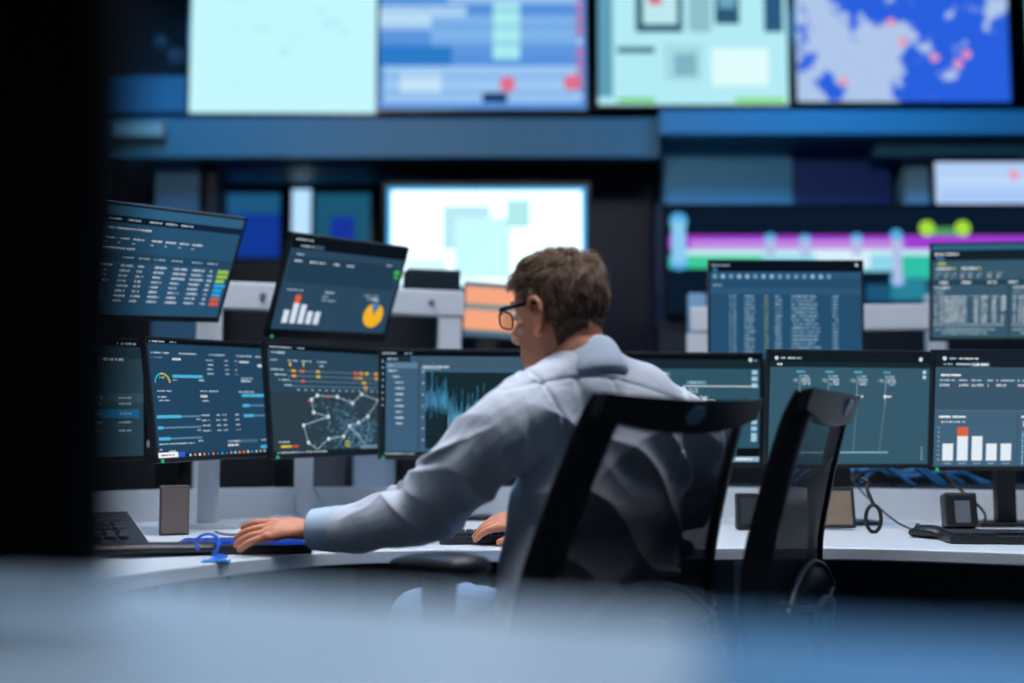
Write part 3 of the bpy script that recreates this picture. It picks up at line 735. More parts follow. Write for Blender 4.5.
def hand(bm, wrist, d, up, side, fingers, thumb, K=1.):
    """wrist point, direction of the hand, back-of-hand normal, side = towards the thumb"""
    W = V(wrist); d = V(d).normalized(); up = V(up); up = (up-d*up.dot(d)).normalized(); s = V(side); s = (s-d*s.dot(d)-up*s.dot(up)).normalized()
    P = lambda a, b, c: tuple(W+(d*a+s*b+up*c)*K)
    loft(bm, [(*P(-.03, 0, .0), .027, .020), (*P(.005, 0, .002), .027, .019), (*P(.035, .0, .008), .036, .018), (*P(.065, .0, .009), .041, .016), (*P(.088, -.002, .004), .038, .012)], side=s, seg=18)
    loft(bm, [(*P(.02, .018, -.006), .016), (*P(.05, .030, -.006), .014)], seg=12)
    for (b0, L, r, drop, spread) in fingers:
        k0 = (.084, b0, .006)
        a1 = L*.45; a2 = L*.75; a3 = L
        loft(bm, [(*P(.06, b0*.9, .006), r*1.02), (*P(*k0), r*1.08), (*P(.084+a1*.9, b0+spread*.4, .006-drop*.25), r), (*P(.084+a2*.86, b0+spread*.75, .004-drop*.62), r*.94), (*P(.084+a3*.82, b0+spread, -drop), r*.82)], seg=12, n=4)
        # knuckle
        loft(bm, [(*P(.080, b0, .011), r*.8), (*P(.088, b0, .011), r*.8)], seg=10)
    t0, t1, t2, t3 = thumb
    loft(bm, [(*P(*t0), .0135), (*P(*t1), .0125), (*P(*t2), .0105), (*P(*t3), .0085)], seg=12, n=4)
# left hand flat on the keyboard, pointing left; the thumb side faces away from the camera
hand(bm, (-.435, 2.497, .800), (-.985, .03, -.05), (0, -.42, .9), (.1, 1, .5),
     [(.031, .080, .0096, .010, .014), (.010, .088, .0100, .014, .004), (-.012, .082, .0096, .014, -.004), (-.032, .064, .0088, .010, -.012)],
     ((.02, .028, -.004), (.045, .046, -.010), (.068, .054, -.016), (.088, .056, -.021)), 1.08)
hand(bm, (.055, 2.735, .803), (-.97, .18, -.08), (0, -.45, 1), (-.2, -1, 0),
     [(.029, .072, .0088, .020, .004), (.009, .080, .0090, .022, .002), (-.011, .074, .0088, .022, .0), (-.030, .058, .0080, .022, -.004)],
     ((.02, .026, -.006), (.045, .042, -.012), (.066, .048, -.018), (.084, .048, -.022)))
HI = HM.inverted()
def skin_fn(p, n):
    if p.z < 1.05: return .0006*noise.noise(p*90)
    q = HI @ p; d = 0.
    for s in (-1, 1):
        e = V((s*.032, .088, .002)); d -= .010*math.exp(-((q-e).length/.016)**2)
        d -= .0035*math.exp(-((q-V((s*.030, .085, -.055))).length/.022)**2)
        d -= .004*math.exp(-((q-V((s*.082, -.005, -.010))).length/.008)**2)
    return d+.0007*noise.noise(p*60)
me = remesh(bm, .003, 5, skin_fn)
M_SKIN = mat('skin', 'c88463', .5, noise_amt=.14, nscale=55, bump=.25, bscale=420)
M_SKIN.node_tree.nodes['Principled BSDF'].inputs['Subsurface Weight'].default_value = .12
M_SKIN.node_tree.nodes['Principled BSDF'].inputs['Subsurface Radius'].default_value = (.01, .004, .002)
person = link('person', me, None, [M_SKIN])
tag(person, 'grey-haired man in glasses and a light blue shirt typing at the curved desk', 'person')
for s in (-1, 1):
    b = bmesh.new(); bmesh.ops.create_uvsphere(b, u_segments=20, v_segments=14, radius=.0118, matrix=Matrix.Translation(hp(s*.032, .0755, .002)))
    for f in b.faces:
        q = HI @ f.calc_center_median(); f.material_index = 1 if (V((q.x-s*.032, 0, q.z-.002)).length < .0055 and q.y > .078) else 0
    obj('eye', b, [mat('eye_white', 'd8d4cc', .2), mat('iris', '3c4a4c', .15)], person, True)

# ---- shirt
M_SHIRT = mat('shirt_cotton', 'bcc5d2', .8, noise_amt=.04, nscale=30, bump=.55, bscale=32, sheen=.2)
def env(p, c, r): return math.exp(-((p-V(c)).length/r)**2)
def ridge(x): # sharp-crested fold profile -1..1
    return 1-2*abs(math.sin(x))**.7
def seam(p, n):
    d = 0
    return d
ARM0 = V((-.0, 2.215, 1.018)); 
def shirt_fn(p, n):
    d = 0.
    w1 = noise.noise(p*4.3)*2.2; w2 = noise.noise(p*9+V((3, 1, 7)))
    # along the left sleeve: diagonal twisting folds
    if p.x < .03:
        A = V((.0, 2.215, 1.018)); Bq = V((-.40, 2.49, .80)); ax = (Bq-A).normalized(); t = (p-A).dot(ax)
        q = p-(A+ax*t); ang = math.atan2(q.z, q.x*-.6+q.y*.8)
        g = min(1, max(0, (t+.02)/.08))*min(1, max(0, (.46-t)/.05))
        a = .0095*(.5+.7*abs(noise.noise(V((t*9, ang*.6, 2)))))
        d += g*a*ridge(t*19+ang*1.25+w1*1.3)*1.0
        d += g*.008*ridge(t*24-ang*1.2+w1*2.5)*(.25+.75*abs(noise.noise(p*11)))
        d += .012*env(p, (-.17, 2.27, .90), .05)
    else:
        # back: folds running from the armholes across to the lower back
        loc = p-V((.19, 2.2, .9)); s = loc.dot(S_); z = p.z
        g = min(1, max(0, (1.09-z)/.08))
        ph = (z*1.0+s*.62)*46+w1*2.4
        d += g*.013*ridge(ph*.5)*(.35+.9*abs(w2))
        ph2 = (z*1.0-s*.85)*40+w1*2.0+2
        d += g*.009*ridge(ph2*.5)*(.3+.8*abs(noise.noise(p*6+V((9, 2, 1)))))
        d += .0025*noise.noise(p*22)
        # blouse at the belt
        d += .014*math.exp(-((z-.66)/.035)**2)-.008*math.exp(-((z-.60)/.02)**2)
    # armhole seam groove with puckers
    for c, nx in ((V((.062, 2.25, 1.05)), V((-.80, -.30, -.42))), (V((.315, 2.39, 1.03)), V((.80, .42, -.3)))):
        h = (p-c).dot(nx.normalized())
        if (p-c).length < .16:
            d -= .0065*math.exp(-(h/.0045)**2); d += .0022*math.exp(-((h-.009)/.006)**2)*(.6+.6*math.sin(p.z*330+p.y*120))
    # yoke seam across the shoulders and two pleats below it
    s = (p-V((.165, 2.25, 0))).dot(S_); zy = 1.120-.30*abs(s+.02)**1.3-.02*s
    if n.y < .2 and abs(s) < .2 and p.z > .95:
        d -= .0035*math.exp(-((p.z-zy)/.0035)**2)
        for k in (-.055, .015):
            if zy-.07 < p.z < zy: d -= .005*math.exp(-((s-k-(zy-p.z)*.25)/.006)**2)*(1-(zy-p.z)/.07)
    return d
bm = bmesh.new()
loft(bm, [(.143, 2.297, 1.142, .064), (.150, 2.294, 1.10, .088), (.165, 2.30, 1.03, .09)], seg=24)
loft(bm, TR[:-2]+[(.160, 2.29, .62, .206, .148), (.160, 2.285, .585, .200, .142)], side=S_, seg=36)
loft(bm, LA, seg=24); loft(bm, RA, seg=24)
# shoulder yokes
loft(bm, [(.145, 2.285, 1.150, .055), (.095, 2.262, 1.105, .062), (.03, 2.235, 1.055, .075)], seg=18)
loft(bm, [(.160, 2.295, 1.142, .055), (.25, 2.34, 1.092, .060), (.345, 2.405, 1.035, .070)], seg=18)
shirt = link('shirt', remesh(bm, .0042, 5, shirt_fn), person, [M_SHIRT]); shirt['label'] = 'light blue shirt'
# cuffs
M_CUFF = mat('cuff_cotton', 'b0c8de', .8, bump=.2, bscale=600)
def cuff(path, nm='cuff'):
    b = bmesh.new(); P = [(*p, p[3]*.92) for p in path]
    loft(b, P, side=(0, 0, 1), seg=28, n=4, cap=False)
    b.faces.ensure_lookup_table()
    caps = [f for f in b.faces if len(f.verts) > 6]; bmesh.ops.delete(b, geom=caps, context='FACES')
    o = obj(nm, b, M_CUFF, shirt, True)
    m = o.modifiers.new('thick', 'SOLIDIFY'); m.thickness = .0025; m.offset = 0
    return o
cuff([(-.362, 2.462, .806, .050), (-.385, 2.474, .805, .048), (-.410, 2.487, .804, .0455), (-.430, 2.495, .803, .043)])
cuff([(.115, 2.715, .803, .043), (.095, 2.723, .802, .042), (.062, 2.733, .802, .038)])
# collar: stand and folded leaf round the neck
b = bmesh.new(); ca = V((-.16, .30, 1)).normalized(); cf = V((-math.sin(D2R(40)), math.cos(D2R(40)), 0)); cf = (cf-ca*cf.dot(ca)).normalized(); cs = cf.cross(ca)
rows = []; cc = C7+V((.006, .006, -.004))
for j, (h, r) in enumerate(((-.020, .064), (.006, .0625), (.024, .062), (.030, .0645), (.024, .068), (.010, .073), (-.010, .078), (-.024, .082), (-.034, .076))):
    row = []
    for k in range(41):
        a = D2R(-162+324*k/40)         # open at the throat
        fr = math.cos(a)               # 1 at the back
        rr = r*(1+.02*math.sin(3*a)); hh = h*(1+.25*fr)-.012*(1-fr)
        row.append(b.verts.new(cc-cf*(rr*1.05*math.cos(a))+cs*(rr*math.sin(a))+ca*hh))
    rows.append(row)
for r0, r1 in zip(rows, rows[1:]):
    for k in range(40): b.faces.new((r0[k], r0[k+1], r1[k+1], r1[k]))
o = obj('collar', b, mat('collar_cotton', 'b6c6d9', .8, bump=.2, bscale=600), shirt, True)
m = o.modifiers.new('thick', 'SOLIDIFY'); m.thickness = .002

# ---- trousers, belt, shoes
M_TR = mat('trouser_cloth', '7794b2', .8, noise_amt=.08, nscale=40, bump=.3, bscale=500)
bm = bmesh.new()
for L in (LL, RL): loft(bm, [(x, y, z, r+.008) for x, y, z, r in L], seg=22)
loft(bm, [(.160, 2.285, .64, .185, .130), (.160, 2.28, .60, .20, .135), (.160, 2.28, .575, .17, .11)], side=S_, seg=28)
def tr_fn(p, n): return .006*ridge(p.z*24+p.x*20+noise.noise(p*6)*3)*.6+.003*noise.noise(p*15)
link('trousers', remesh(bm, .005, 4, tr_fn), person, [M_TR])['label'] = 'light blue trousers'
for L in (LL, RL):
    x, y, z, r = L[-1]; bm = bmesh.new()
    loft(bm, [(x+.02, y-.045, .045, .040, .036), (x-.01, y+.0, .055, .044, .046), (x-.05, y+.075, .045, .048, .036), (x-.095, y+.15, .035, .040, .026)], side=(.83, .55, 0), seg=18)
    box(bm, (x-.035, y+.05, .008), (.085, .27, .014), .005, Matrix.Rotation(D2R(32), 3, 'Z'))
    obj('shoe', bm, mat('shoe_leather', '17120f', .35), person, True)

# ---- hair: a close cap plus individual strands
def hairline(y, x):
    """lowest z that carries hair at this y (front positive)"""
    if y > .072: return .088-.1*abs(x)
    if y > .045: return .062+(y-.045)*.9
    if y > .022: return .012+(y-.022)*1.9
    if y > -.022: return .034
    if y > -.035: return -.030
    return -.078
bm = bmesh.new(); HS = [(z+.006 if z > .1 else z, a, b_, c) for z, a, b_, c in SL[:12]]
head_loft(bm, HS, .006)
me = remesh(bm, .003, 3, lambda p, n: .0022*noise.noise(V((p.x*60, p.y*60, p.z*38)))+.0015*noise.noise(p*110))
b = bmesh.new(); b.from_mesh(me); b.faces.ensure_lookup_table()
kill = []
for f in b.faces:
    q = HI @ f.calc_center_median()
    lim = hairline(q.y, q.x)+.004*noise.noise(q*90)
    if q.z < lim or q.z < -.085: kill.append(f)
bmesh.ops.delete(b, geom=kill, context='FACES')
M_HAIR = mat('hair_brown', '64483a', .6, noise_amt=.35, nscale=160)
M_HAIR2 = mat('hair_dark', '3c281d', .6); M_HAIR3 = mat('hair_greying', 'bda083', .55)
M_HAIR4 = mat('hair_light', '8f6e50', .55)
cap = b.copy()
hair = obj('hair', b, M_HAIR, person, True); hair['label'] = 'short greying brown hair'
cap.faces.ensure_lookup_table()
pts = [(f.calc_center_median(), f.normal.copy()) for f in cap.faces]
crown = V((0, -.055, .105))
b = bmesh.new(); random.seed(3)
for k in range(15000):
    c, n = random.choice(pts); q = HI @ c
    nl = (HI.to_3x3() @ n).normalized()
    fl = (q-crown)
    if q.y > -.02 and q.z > .05: fl = fl*.4+V((.02 if q.x > 0 else -.05, .09, .0))      # combed forward and over
    if q.z < .05: fl = V((q.x*.1, -.03 if q.y < .02 else -.01, -.09))
    clump = V((noise.noise(q*38), noise.noise(q*38+V((5, 5, 5))), noise.noise(q*38+V((9, 1, 4)))))*.07
    fl = fl+clump*1.5; fl = (fl-nl*fl.dot(nl)); 
    if fl.length < 1e-4: continue
    fl.normalize()
    top = min(1, max(0, (q.z+.03)/.11))
    L = (.010+.020*top)*random.uniform(.7, 1.2); lift = (.10+.22*top)*random.uniform(.6, 1.3)
    if q.y > .066: L *= 1.25; lift += .25
    sd = nl.cross(fl)
    wv = random.uniform(.0005, .0009)
    i = 2 if random.random() < (.10+.34*top*max(0, min(1, (.03-q.y)/.08))) else (1 if random.random() < .5-.3*top else (3 if random.random() < .4 else 0))
    prevv = None
    for j in range(4):
        u = j/3
        p = q+fl*(L*u)+nl*(L*lift*math.sin(u*1.9)-L*.18*u*u)+V((random.gauss(0, .0006),)*3)*u-nl*.001
        wj = wv*(1-.75*u)
        a_, b_ = b.verts.new(HM @ (p-sd*wj)), b.verts.new(HM @ (p+sd*wj)); c_ = b.verts.new(HM @ (p+nl*wj*1.2))
        if prevv:
            for m1, m2 in ((0, 2), (2, 1), (1, 0)):
                f = b.faces.new((prevv[m1], prevv[m2], (a_, b_, c_)[m2], (a_, b_, c_)[m1])); f.material_index = i
        prevv = (a_, b_, c_)
so = obj('hair_strands', b, [M_HAIR, M_HAIR2, M_HAIR3, M_HAIR4], hair, True)
cap.free()
# stubble / eyebrows
b = bmesh.new()
for s in (-1, 1):
    for k in range(90):
        u = random.random(); q = V((s*(.014+.042*u), .0975-.030*u*u, .026+.004*math.sin(u*3)+random.gauss(0, .0015)))
        tube(b, [hp(*q), hp(*(q+V((s*.006, -.002, .001))))], .0006, seg=4, n=1)
obj('eyebrows', b, M_HAIR2, person)

# ---- glasses
g = bpy.data.objects.new('glasses', None); COL.objects.link(g); g.parent = person; g['label'] = 'black-rimmed glasses'
M_FR = mat('frame_acetate', '0a0b0d', .25)
for s in (-1, 1):
    b = bmesh.new(); ring = []
    for k in range(25):
        a = 2*math.pi*k/24; c, q = math.cos(a), math.sin(a)
        x = s*(.033+.0245*(abs(c)**.6)*(1 if c >= 0 else -1)); z = -.001+.0185*(abs(q)**.7)*(1 if q >= 0 else -1)
        ring.append((x, .108-.16*(abs(x)-.0)**1.6, z))
    P = [hp(*p) for p in ring]
    loft(b, [(*p, .0022) for p in P], seg=8, n=1)
    fr = obj('rim', b, M_FR, g, True)
    b = bmesh.new(); vs = [b.verts.new(p) for p in P[:-1]]; b.faces.new(vs)
    gl = bpy.data.materials.get('lens_glass')
    if not gl:
        gl = mat('lens_glass', 'e8f2fa', .03); gb = gl.node_tree.nodes['Principled BSDF']; gb.inputs['Transmission Weight'].default_value = 1; gb.inputs['IOR'].default_value = 1.05
        gb.inputs['Alpha'].default_value = .45
    obj('lens', b, gl, g)
    b = bmesh.new(); loft(b, [(*hp(*p), a_, c_) for p, a_, c_ in (((s*.058, .101, .010), .0030, .0055), ((s*.0745, .088, .013), .0022, .0052), ((s*.080, .045, .013), .0018, .0042), ((s*.081, .012, .014), .0016, .0036), ((s*.078, -.012, .008), .0015, .003), ((s*.078, -.022, -.012), .0015, .0025))], side=hs, seg=10)
    obj('temple', b, M_FR, g, True)
b = bmesh.new(); tube(b, [hp(-.010, .108, .006), hp(0, .110, .008), hp(.010, .108, .006)], .0024); obj('bridge', b, M_FR, g, True)
# ------------------------------------------------------------------ things on the desk
def keyboard(loc, rz, label, keycol, lit=None, w=.44, d=.15):
    t = empty('keyboard', loc, rz, label, 'keyboard')
    obj('body', B((0, 0, .011), (w, d, .018), .004), M_BLACK, t)
    b = bmesh.new(); nx = int(w/.0205)
    for j in range(6):
        for i in range(nx):
            if j == 0 and 4 < i < 11: continue
            box(b, (-w/2+.018+i*.0196, -d/2+.016+j*.0225, .0235), (.0165, .0185, .007))
    o = obj('keys', b, keycol, t); 
    if lit: o['label'] = lit
    return t
M_KB = mat('blue_lit_keys', '101828', .5); 
e = M_KB.node_tree.nodes['Principled BSDF']; e.inputs['Emission Color'].default_value = (.02, .12, 1, 1); e.inputs['Emission Strength'].default_value = .35
keyboard((-.60, 2.59, DESK), D2R(8), 'black keyboard with glowing blue keys under the man\'s left hand', M_KB, 'blue glowing keys', w=.30)
keyboard((-.03, 2.84, DESK), D2R(4), 'black keyboard under the man\'s right hand', mat('key_black', '20262c', .5), w=.30)
keyboard((1.285, 2.82, DESK), D2R(-8), 'black keyboard at the right edge of the picture', mat('key_black', '20262c', .5), w=.44)

def mouse(loc, rz, label):
    t = empty('computer_mouse', loc, rz, label, 'mouse', 'mice on the curved desk')
    b = bmesh.new(); loft(b, [(0, -.04, .012, .024, .011), (0, -.02, .017, .030, .016), (0, .02, .017, .029, .016), (0, .045, .012, .024, .011)], side=(1, 0, 0), seg=20); obj('shell', b, M_BLACK, t, True)
    b = bmesh.new(); cyl(b, (-.003, .035, .028), (.003, .035, .028), .008, seg=14); obj('wheel', b, M_GREY, t)
mouse((1.07, 2.95, DESK), D2R(30), 'black computer mouse left of the keyboard at the right edge')

# pad and blue gadget cable left of the lit keyboard
t = empty('wrist_rest', (-.80, 2.47, DESK), D2R(20), 'low black padded wrist rest at the left front of the desk', 'wrist rest')
b = bmesh.new(); loft(b, [(-.16, 0, .014, .03, .013), (0, 0, .016, .034, .015), (.15, 0, .014, .03, .013)], side=(0, 1, 0), seg=16); obj('pad', b, M_BLACK, t, True)
b = bmesh.new(); ring = [(-.645+.024*math.cos(a), 2.44+.006*math.sin(a*2), DESK+.028+.023*math.sin(a)) for a in [math.pi*1.15-k*math.pi*1.5/14 for k in range(15)]]
tube(b, ring+[(-.60, 2.42, DESK+.006), (-.62, 2.37, DESK+.004), (-.585, 2.35, DESK+.004)], .0035, n=2)
tag(obj('blue_cable', b, mat('blue_cable', '1f66d8', .4), None, True), 'loop of bright blue cable beside the lit keyboard', 'cable')
b = B((-.605, 2.36, DESK+.003), (.055, .03, .004), .001); tag(obj('sticky_note', b, mat('note_blue', '3b9be0', .6)), 'small bright blue label strip lying on the desk edge', 'note')

# desk telephone at far left
t = empty('desk_telephone', (-.99, 2.70, DESK), D2R(35), 'dark desk telephone beside the black foreground monitor', 'telephone')
b = bmesh.new(); poly = [(-.11, -.09, .012), (.11, -.09, .012), (.11, .09, .075), (-.11, .09, .075)]
va = [b.verts.new(p) for p in poly]; vb = [b.verts.new((x, y, .001)) for x, y, z in poly]
b.faces.new(va); b.faces.new(list(reversed(vb)))
for k in range(4): b.faces.new((vb[k], vb[(k+1) % 4], va[(k+1) % 4], va[k]))
bmesh.ops.recalc_face_normals(b, faces=b.faces); obj('body', b, mat('phone_plastic', '27303a', .4), t)
b = bmesh.new(); loft(b, [(-.075, -.08, .055, .024, .018), (-.078, -.04, .072, .018, .012), (-.078, .04, .098, .018, .012), (-.075, .08, .103, .024, .018)], side=(1, 0, 0), seg=14); obj('handset', b, M_BLACK, t, True)
b = bmesh.new()
for i in range(3):
    for j in range(4): box(b, (.0+i*.03, -.06+j*.026, .034+j*.0075), (.02, .016, .012))
obj('buttons', b, M_GREY, t)
t = empty('upright_box', (-.90, 3.06, DESK), D2R(20), 'grey brown upright box standing left of the white monitor post', 'box')
obj('shell', B((0, 0, .065), (.075, .05, .13), .004), mat('grey_brown', '5a504e', .5), t); obj('front_plate', B((0, -.027, .065), (.066, .004, .118), .001), mat('grey_brown_light', '6a5e5a', .5), t)
# small items on right part
def pl(px, py, Y): 
    p = at(px, py, Y); return p
t = empty('desk_speaker', (1.245, 3.20, DESK), D2R(-8), 'small black desktop speaker on the right of the desk', 'speaker')
b = bmesh.new(); box(b, (0, 0, .055), (.085, .07, .095), .008, Matrix.Rotation(D2R(-10), 3, 'X')); obj('cabinet', b, M_BLACK, t)
obj('grille', B((0, -.042, .055), (.04, .004, .06), .001, Matrix.Rotation(D2R(-10), 3, 'X')), mat('grille_grey', '5a646c', .6), t)
obj('foot', B((0, .0, .004), (.10, .08, .006), .002), M_BLACK, t)
t = empty('picture_frame', (.90, 3.22, DESK), D2R(4), 'dark framed tan picture leaning behind the empty chair', 'picture frame')
obj('frame', B((0, .01, .062), (.13, .014, .115), .003, Matrix.Rotation(D2R(-8), 3, 'X')), M_DGREY, t)
obj('picture', B((0, .0015, .062), (.108, .003, .094), 0, Matrix.Rotation(D2R(-8), 3, 'X')), mat('tan_paper', '8a7a68', .7, noise_amt=.25, nscale=30), t)
t = empty('headset', (.975, 3.10, DESK), D2R(10), 'black headset hanging by its cable behind the mouse', 'headset')
b = bmesh.new(); ring = [(.022*math.cos(a), .0, .040+.036*math.sin(a)) for a in [k*2*math.pi/18 for k in range(19)]]; tube(b, ring, .0055, n=2); obj('ear_ring', b, M_BLACK, t, True)
b = bmesh.new(); tube(b, [(.0, .0, .08), (-.006, .02, .12), (.01, .04, .135), (.0, .06, .145)], .005, n=4); obj('cable', b, M_BLACK, t, True)
t = empty('webcam_box', (.66, 3.22, DESK), D2R(-4), 'small black box with cable behind the right post of the man\'s chair', 'box')
obj('case', B((0, 0, .052), (.065, .05, .10), .006), M_BLACK, t); obj('front', B((0, -.026, .055), (.045, .004, .07), .002), M_DGREY, t)
# cable runs
def cable(pts, label, r=.004, m=None):
    b = bmesh.new(); tube(b, pts, r, n=6, seg=8); tag(obj('cable', b, m or M_BLACK, None, True), label, 'cable')
cable([(1.08, 2.99, DESK+.015), (1.10, 3.1, DESK+.006), (1.10, 3.3, DESK+.02), (1.09, 3.60, DESK+.10), (1.08, 3.68, DESK+.16)], 'thin black cable of the mouse climbing over the desk divider', .003)
cable([(1.30, 3.17, DESK+.02), (1.36, 3.32, DESK+.05), (1.33, 3.50, DESK+.14), (1.35, 3.60, DESK+.2), (1.45, 3.66, DESK+.17)], 'black cable rising from the desktop speaker', .004)
cable([(-.80, 3.10, DESK+.005), (-.72, 3.0, DESK+.005), (-.6, 3.15, DESK+.01), (-.55, 3.4, DESK+.03), (-.62, 3.6, DESK+.1)], 'thin grey cable lying behind the man\'s left hand', .003, M_GREY)
mouse((-.60, 2.88, DESK), D2R(80), 'small dark mouse behind the blue-lit keyboard')
# blue network cables behind the right monitors, on a low shelf
t = empty('cable_shelf', (1.38, 4.0, 0), 0, 'low black shelf behind the desk divider carrying the blue cables', 'shelf')
obj('board', B((0, 0, .83), (1.2, .36, .02), .003), M_BLACK, t)
for x in (-.56, .56): obj('side_panel', B((x, 0, .41), (.02, .34, .818), .003), M_BLACK, t)
random.seed(5)
for k in range(9):
    x0 = .86+.05*k; x1 = x0+random.uniform(.3, .6); y = 3.845+.037*k
    b = bmesh.new(); z0 = .848; hgt = random.uniform(.04, .10)
    tube(b, [(x0, y, z0), ((x0*3+x1)/4, y+.004, z0+hgt), ((x0+x1)/2, y, z0+hgt*.5), ((x0+3*x1)/4, y, z0+hgt*.9), (x1, y+.004, z0)], .007, n=5)
    tag(obj('network_cable', b, (M_DGREY if k % 4 == 3 else mat('net_blue', '2b6ea8', .45)), None, True), 'one of the loose network cables looping under the bar chart monitor', 'cable', 'network cables behind the right monitors')
# ------------------------------------------------------------------ row behind: cabinets, screens seen between and under the monitors
def cabinet(x, y, w_, d_, h, m, label, doors=2):
    t = empty('equipment_cabinet', (x, y, 0), 0, label, 'cabinet', 'equipment cabinets behind the curved desk')
    obj('body', B((0, 0, h/2), (w_, d_, h), .01), m, t)
    for k in range(doors):
        dw = (w_-.04)/doors; cx = -w_/2+.02+dw*(k+.5)
        o = obj('door', B((cx, -d_/2-.006, h/2), (dw-.012, .012, h-.06), .003), m, t)
        obj('handle', B((cx+dw*.38, -d_/2-.018, h*.6), (.014, .012, .14), .003), M_GREY, o)
M_CB = mat('cabinet_dark', '10171e', .5); M_CG = mat('cabinet_grey', '4b525c', .5); M_CL = mat('cabinet_light', '8fa9c4', .5)
spec = [(-1.75, 4.9, .55, 'cabinet_dark', .98, 'black equipment cabinet behind the left end monitor'), (-1.17, 4.95, .36, 'cabinet_dark', 1.05, 'black equipment cabinet behind the progress bar monitor'), (-.80, 4.95, .20, 'cabinet_grey', .99, 'narrow grey cabinet behind the map monitor'),
        (-.57, 4.9, .17, 'cabinet_light', 1.0, 'narrow pale blue cabinet left of the waveform monitor'), (-.36, 4.95, .24, 'cabinet_dark', 1.1, 'black cabinet behind the waveform monitor'), (1.10, 4.75, .50, 'cabinet_dark', 1.25, 'black cabinet behind the blue data table monitor'), (1.68, 4.75, .55, 'cabinet_dark', 1.22, 'black cabinet under the white rail on the right')]
for x, y, w_, mn, h, lab in spec: cabinet(x, y, w_, .35, h, MATS[mn], lab, 1 if w_ < .4 else 2)
# second row of desks behind, with monitors
t = empty('rear_desk', (0, 0, 0), 0, 'blue-lit white desk row behind the cabinets', 'desk')
obj('worktop', B((.2, 5.9, .98), (4.8, .7, .03), .004), M_WHITE, t)
for x in (-2.0, 0, 2.3): obj('leg', B((x, 5.9, .482), (.06, .6, .963), .004), M_WMETAL, t)
def ui_orange(u):
    u.r(0, 0, 1, .06, '5a7488', lift=2); u.r(0, .38, 1, .5, '8fa0a4', .8, lift=2); u.r(0, .88, 1, 1, '4f7286', lift=2)
m_ = monitor((-.02, 5.0, 1.565), 8, 4, 3, 'blurred monitor with orange bands left of the man\'s face', 'monitors of the rows behind', 'f0a47e', ui_orange, None, w=.40, h=.25, led=False, base_k=1.05)
o = m_; 
b = B((.0, .06, -.37), (.06, .03, .62), .004); obj('upright', b, M_DGREY, m_)
b = B((-.0, .06, -.682), (.2, .16, .02), .004); obj('foot', b, M_DGREY, m_)
tcab = empty('low_cabinet', (-.01, 5.08, 0), 0, 'low dark cabinet the orange-banded monitor stands on', 'cabinet')
obj('body', B((0, 0, .43), (.4, .4, .86), .01), M_CB, tcab); obj('door', B((0, -.206, .43), (.36, .012, .8), .003), M_CB, tcab)
t = empty('black_speaker_bar', (at(432, 281, 4.45).x, 4.42, 1.571), D2R(14), 'black device box sitting on the white rail left of the orange-banded monitor', 'device')
obj('case', B((0, 0, .045), (.21, .12, .09), .006), M_CB, t); obj('front_plate', B((0, -.062, .045), (.19, .004, .07), .001), mat('device_front', '14222c', .3), t)

# blue office chairs far behind
def far_chair(x, y, label, col):
    t = empty('far_chair', (x, y, 0), D2R(random.uniform(-40, 40)), label, 'chair', 'blue office chairs in the rows behind')
    mm = mat('far_'+col, col, .5)
    b = bmesh.new(); loft(b, [(0, -.02, .62, .22, .04), (0, .0, .85, .25, .04), (0, -.04, 1.10, .20, .035), (0, -.05, 1.32, .15, .03)], side=(1, 0, 0), seg=20); obj('backrest', b, mm, t, True)
    b = bmesh.new(); loft(b, [(0, .05, .50, .24, .05), (0, .45, .50, .24, .05)], side=(1, 0, 0), seg=20); obj('seat', b, mm, t, True)
    b = bmesh.new(); cyl(b, (0, .25, .08), (0, .25, .46), .03); obj('gas_lift', b, M_GREY, t)
    b = bmesh.new()
    for k in range(5):
        a = D2R(72*k); tube(b, [(0, .25, .09), (.26*math.cos(a), .25+.26*math.sin(a), .05)], .022, n=1)
    obj('base', b, M_DGREY, t, True)
    b = bmesh.new(); tube(b, [(0, -.03, .62), (0, .0, .5), (0, .12, .45)], .025, n=3); obj('back_support', b, M_DGREY, t)
far_chair(.54, 5.15, 'blue chair far behind the man\'s right shoulder', '2b6ea8')
far_chair(1.42, 5.3, 'blue chair visible between the two upper right monitors', '3f8fc8')
# pale posts beside the blue data table monitor
for x, lab, m in ((at(697, 300, 5.4).x, 'pale blue upright post left of the blue data table monitor', 'post_blue'), (at(942, 280, 5.3).x, 'white upright post behind the upper right monitor', 'post_white')):
    mm = mat(m, '7fb0d8' if m == 'post_blue' else 'c8d4e0', .5)
    t = empty('upright_post', (x, 5.4, 0), 0, lab, 'post'); obj('shaft', B((0, 0, .85), (.085, .06, 1.70), .01), mm, t); obj('foot_plate', B((0, 0, .01), (.2, .2, .018), .003), M_GREY, t)

# ------------------------------------------------------------------ background wall, recess, bulkhead
Y0 = 8.2
def slab(name, x0, y0, x1, y1, Y, depth, m, kind=True):
    a = at(x0, y0, Y); b = at(x1, y1, Y); c = (a+b)/2
    o = obj(name, B((c.x, Y+depth/2, c.z), (abs(b.x-a.x), depth, abs(a.z-b.z)), .004), m); o['kind'] = 'structure'; return o
slab('trim_1', -400, 118, 660, 157, 7.7, .9, M_SOFFIT)            # soffit below the video wall
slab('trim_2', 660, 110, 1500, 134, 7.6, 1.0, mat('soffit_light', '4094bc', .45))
slab('trim_3', 875, 134, 1500, 156, 7.75, .8, M_SOFFIT)
slab('trim_4', 664, 134, 793, 205, 7.9, .4, mat('panel_teal', '55a6cc', .5, noise_amt=.08, nscale=2))
slab('trim_5', 793, 140, 892, 205, 7.95, .3, mat('panel_deep_blue', '1b3f8c', .5, noise_amt=.2, nscale=2))
slab('trim_6', 904, 157, 931, 205, 7.9, .3, mat('panel_pale', '8ec0dc', .5))
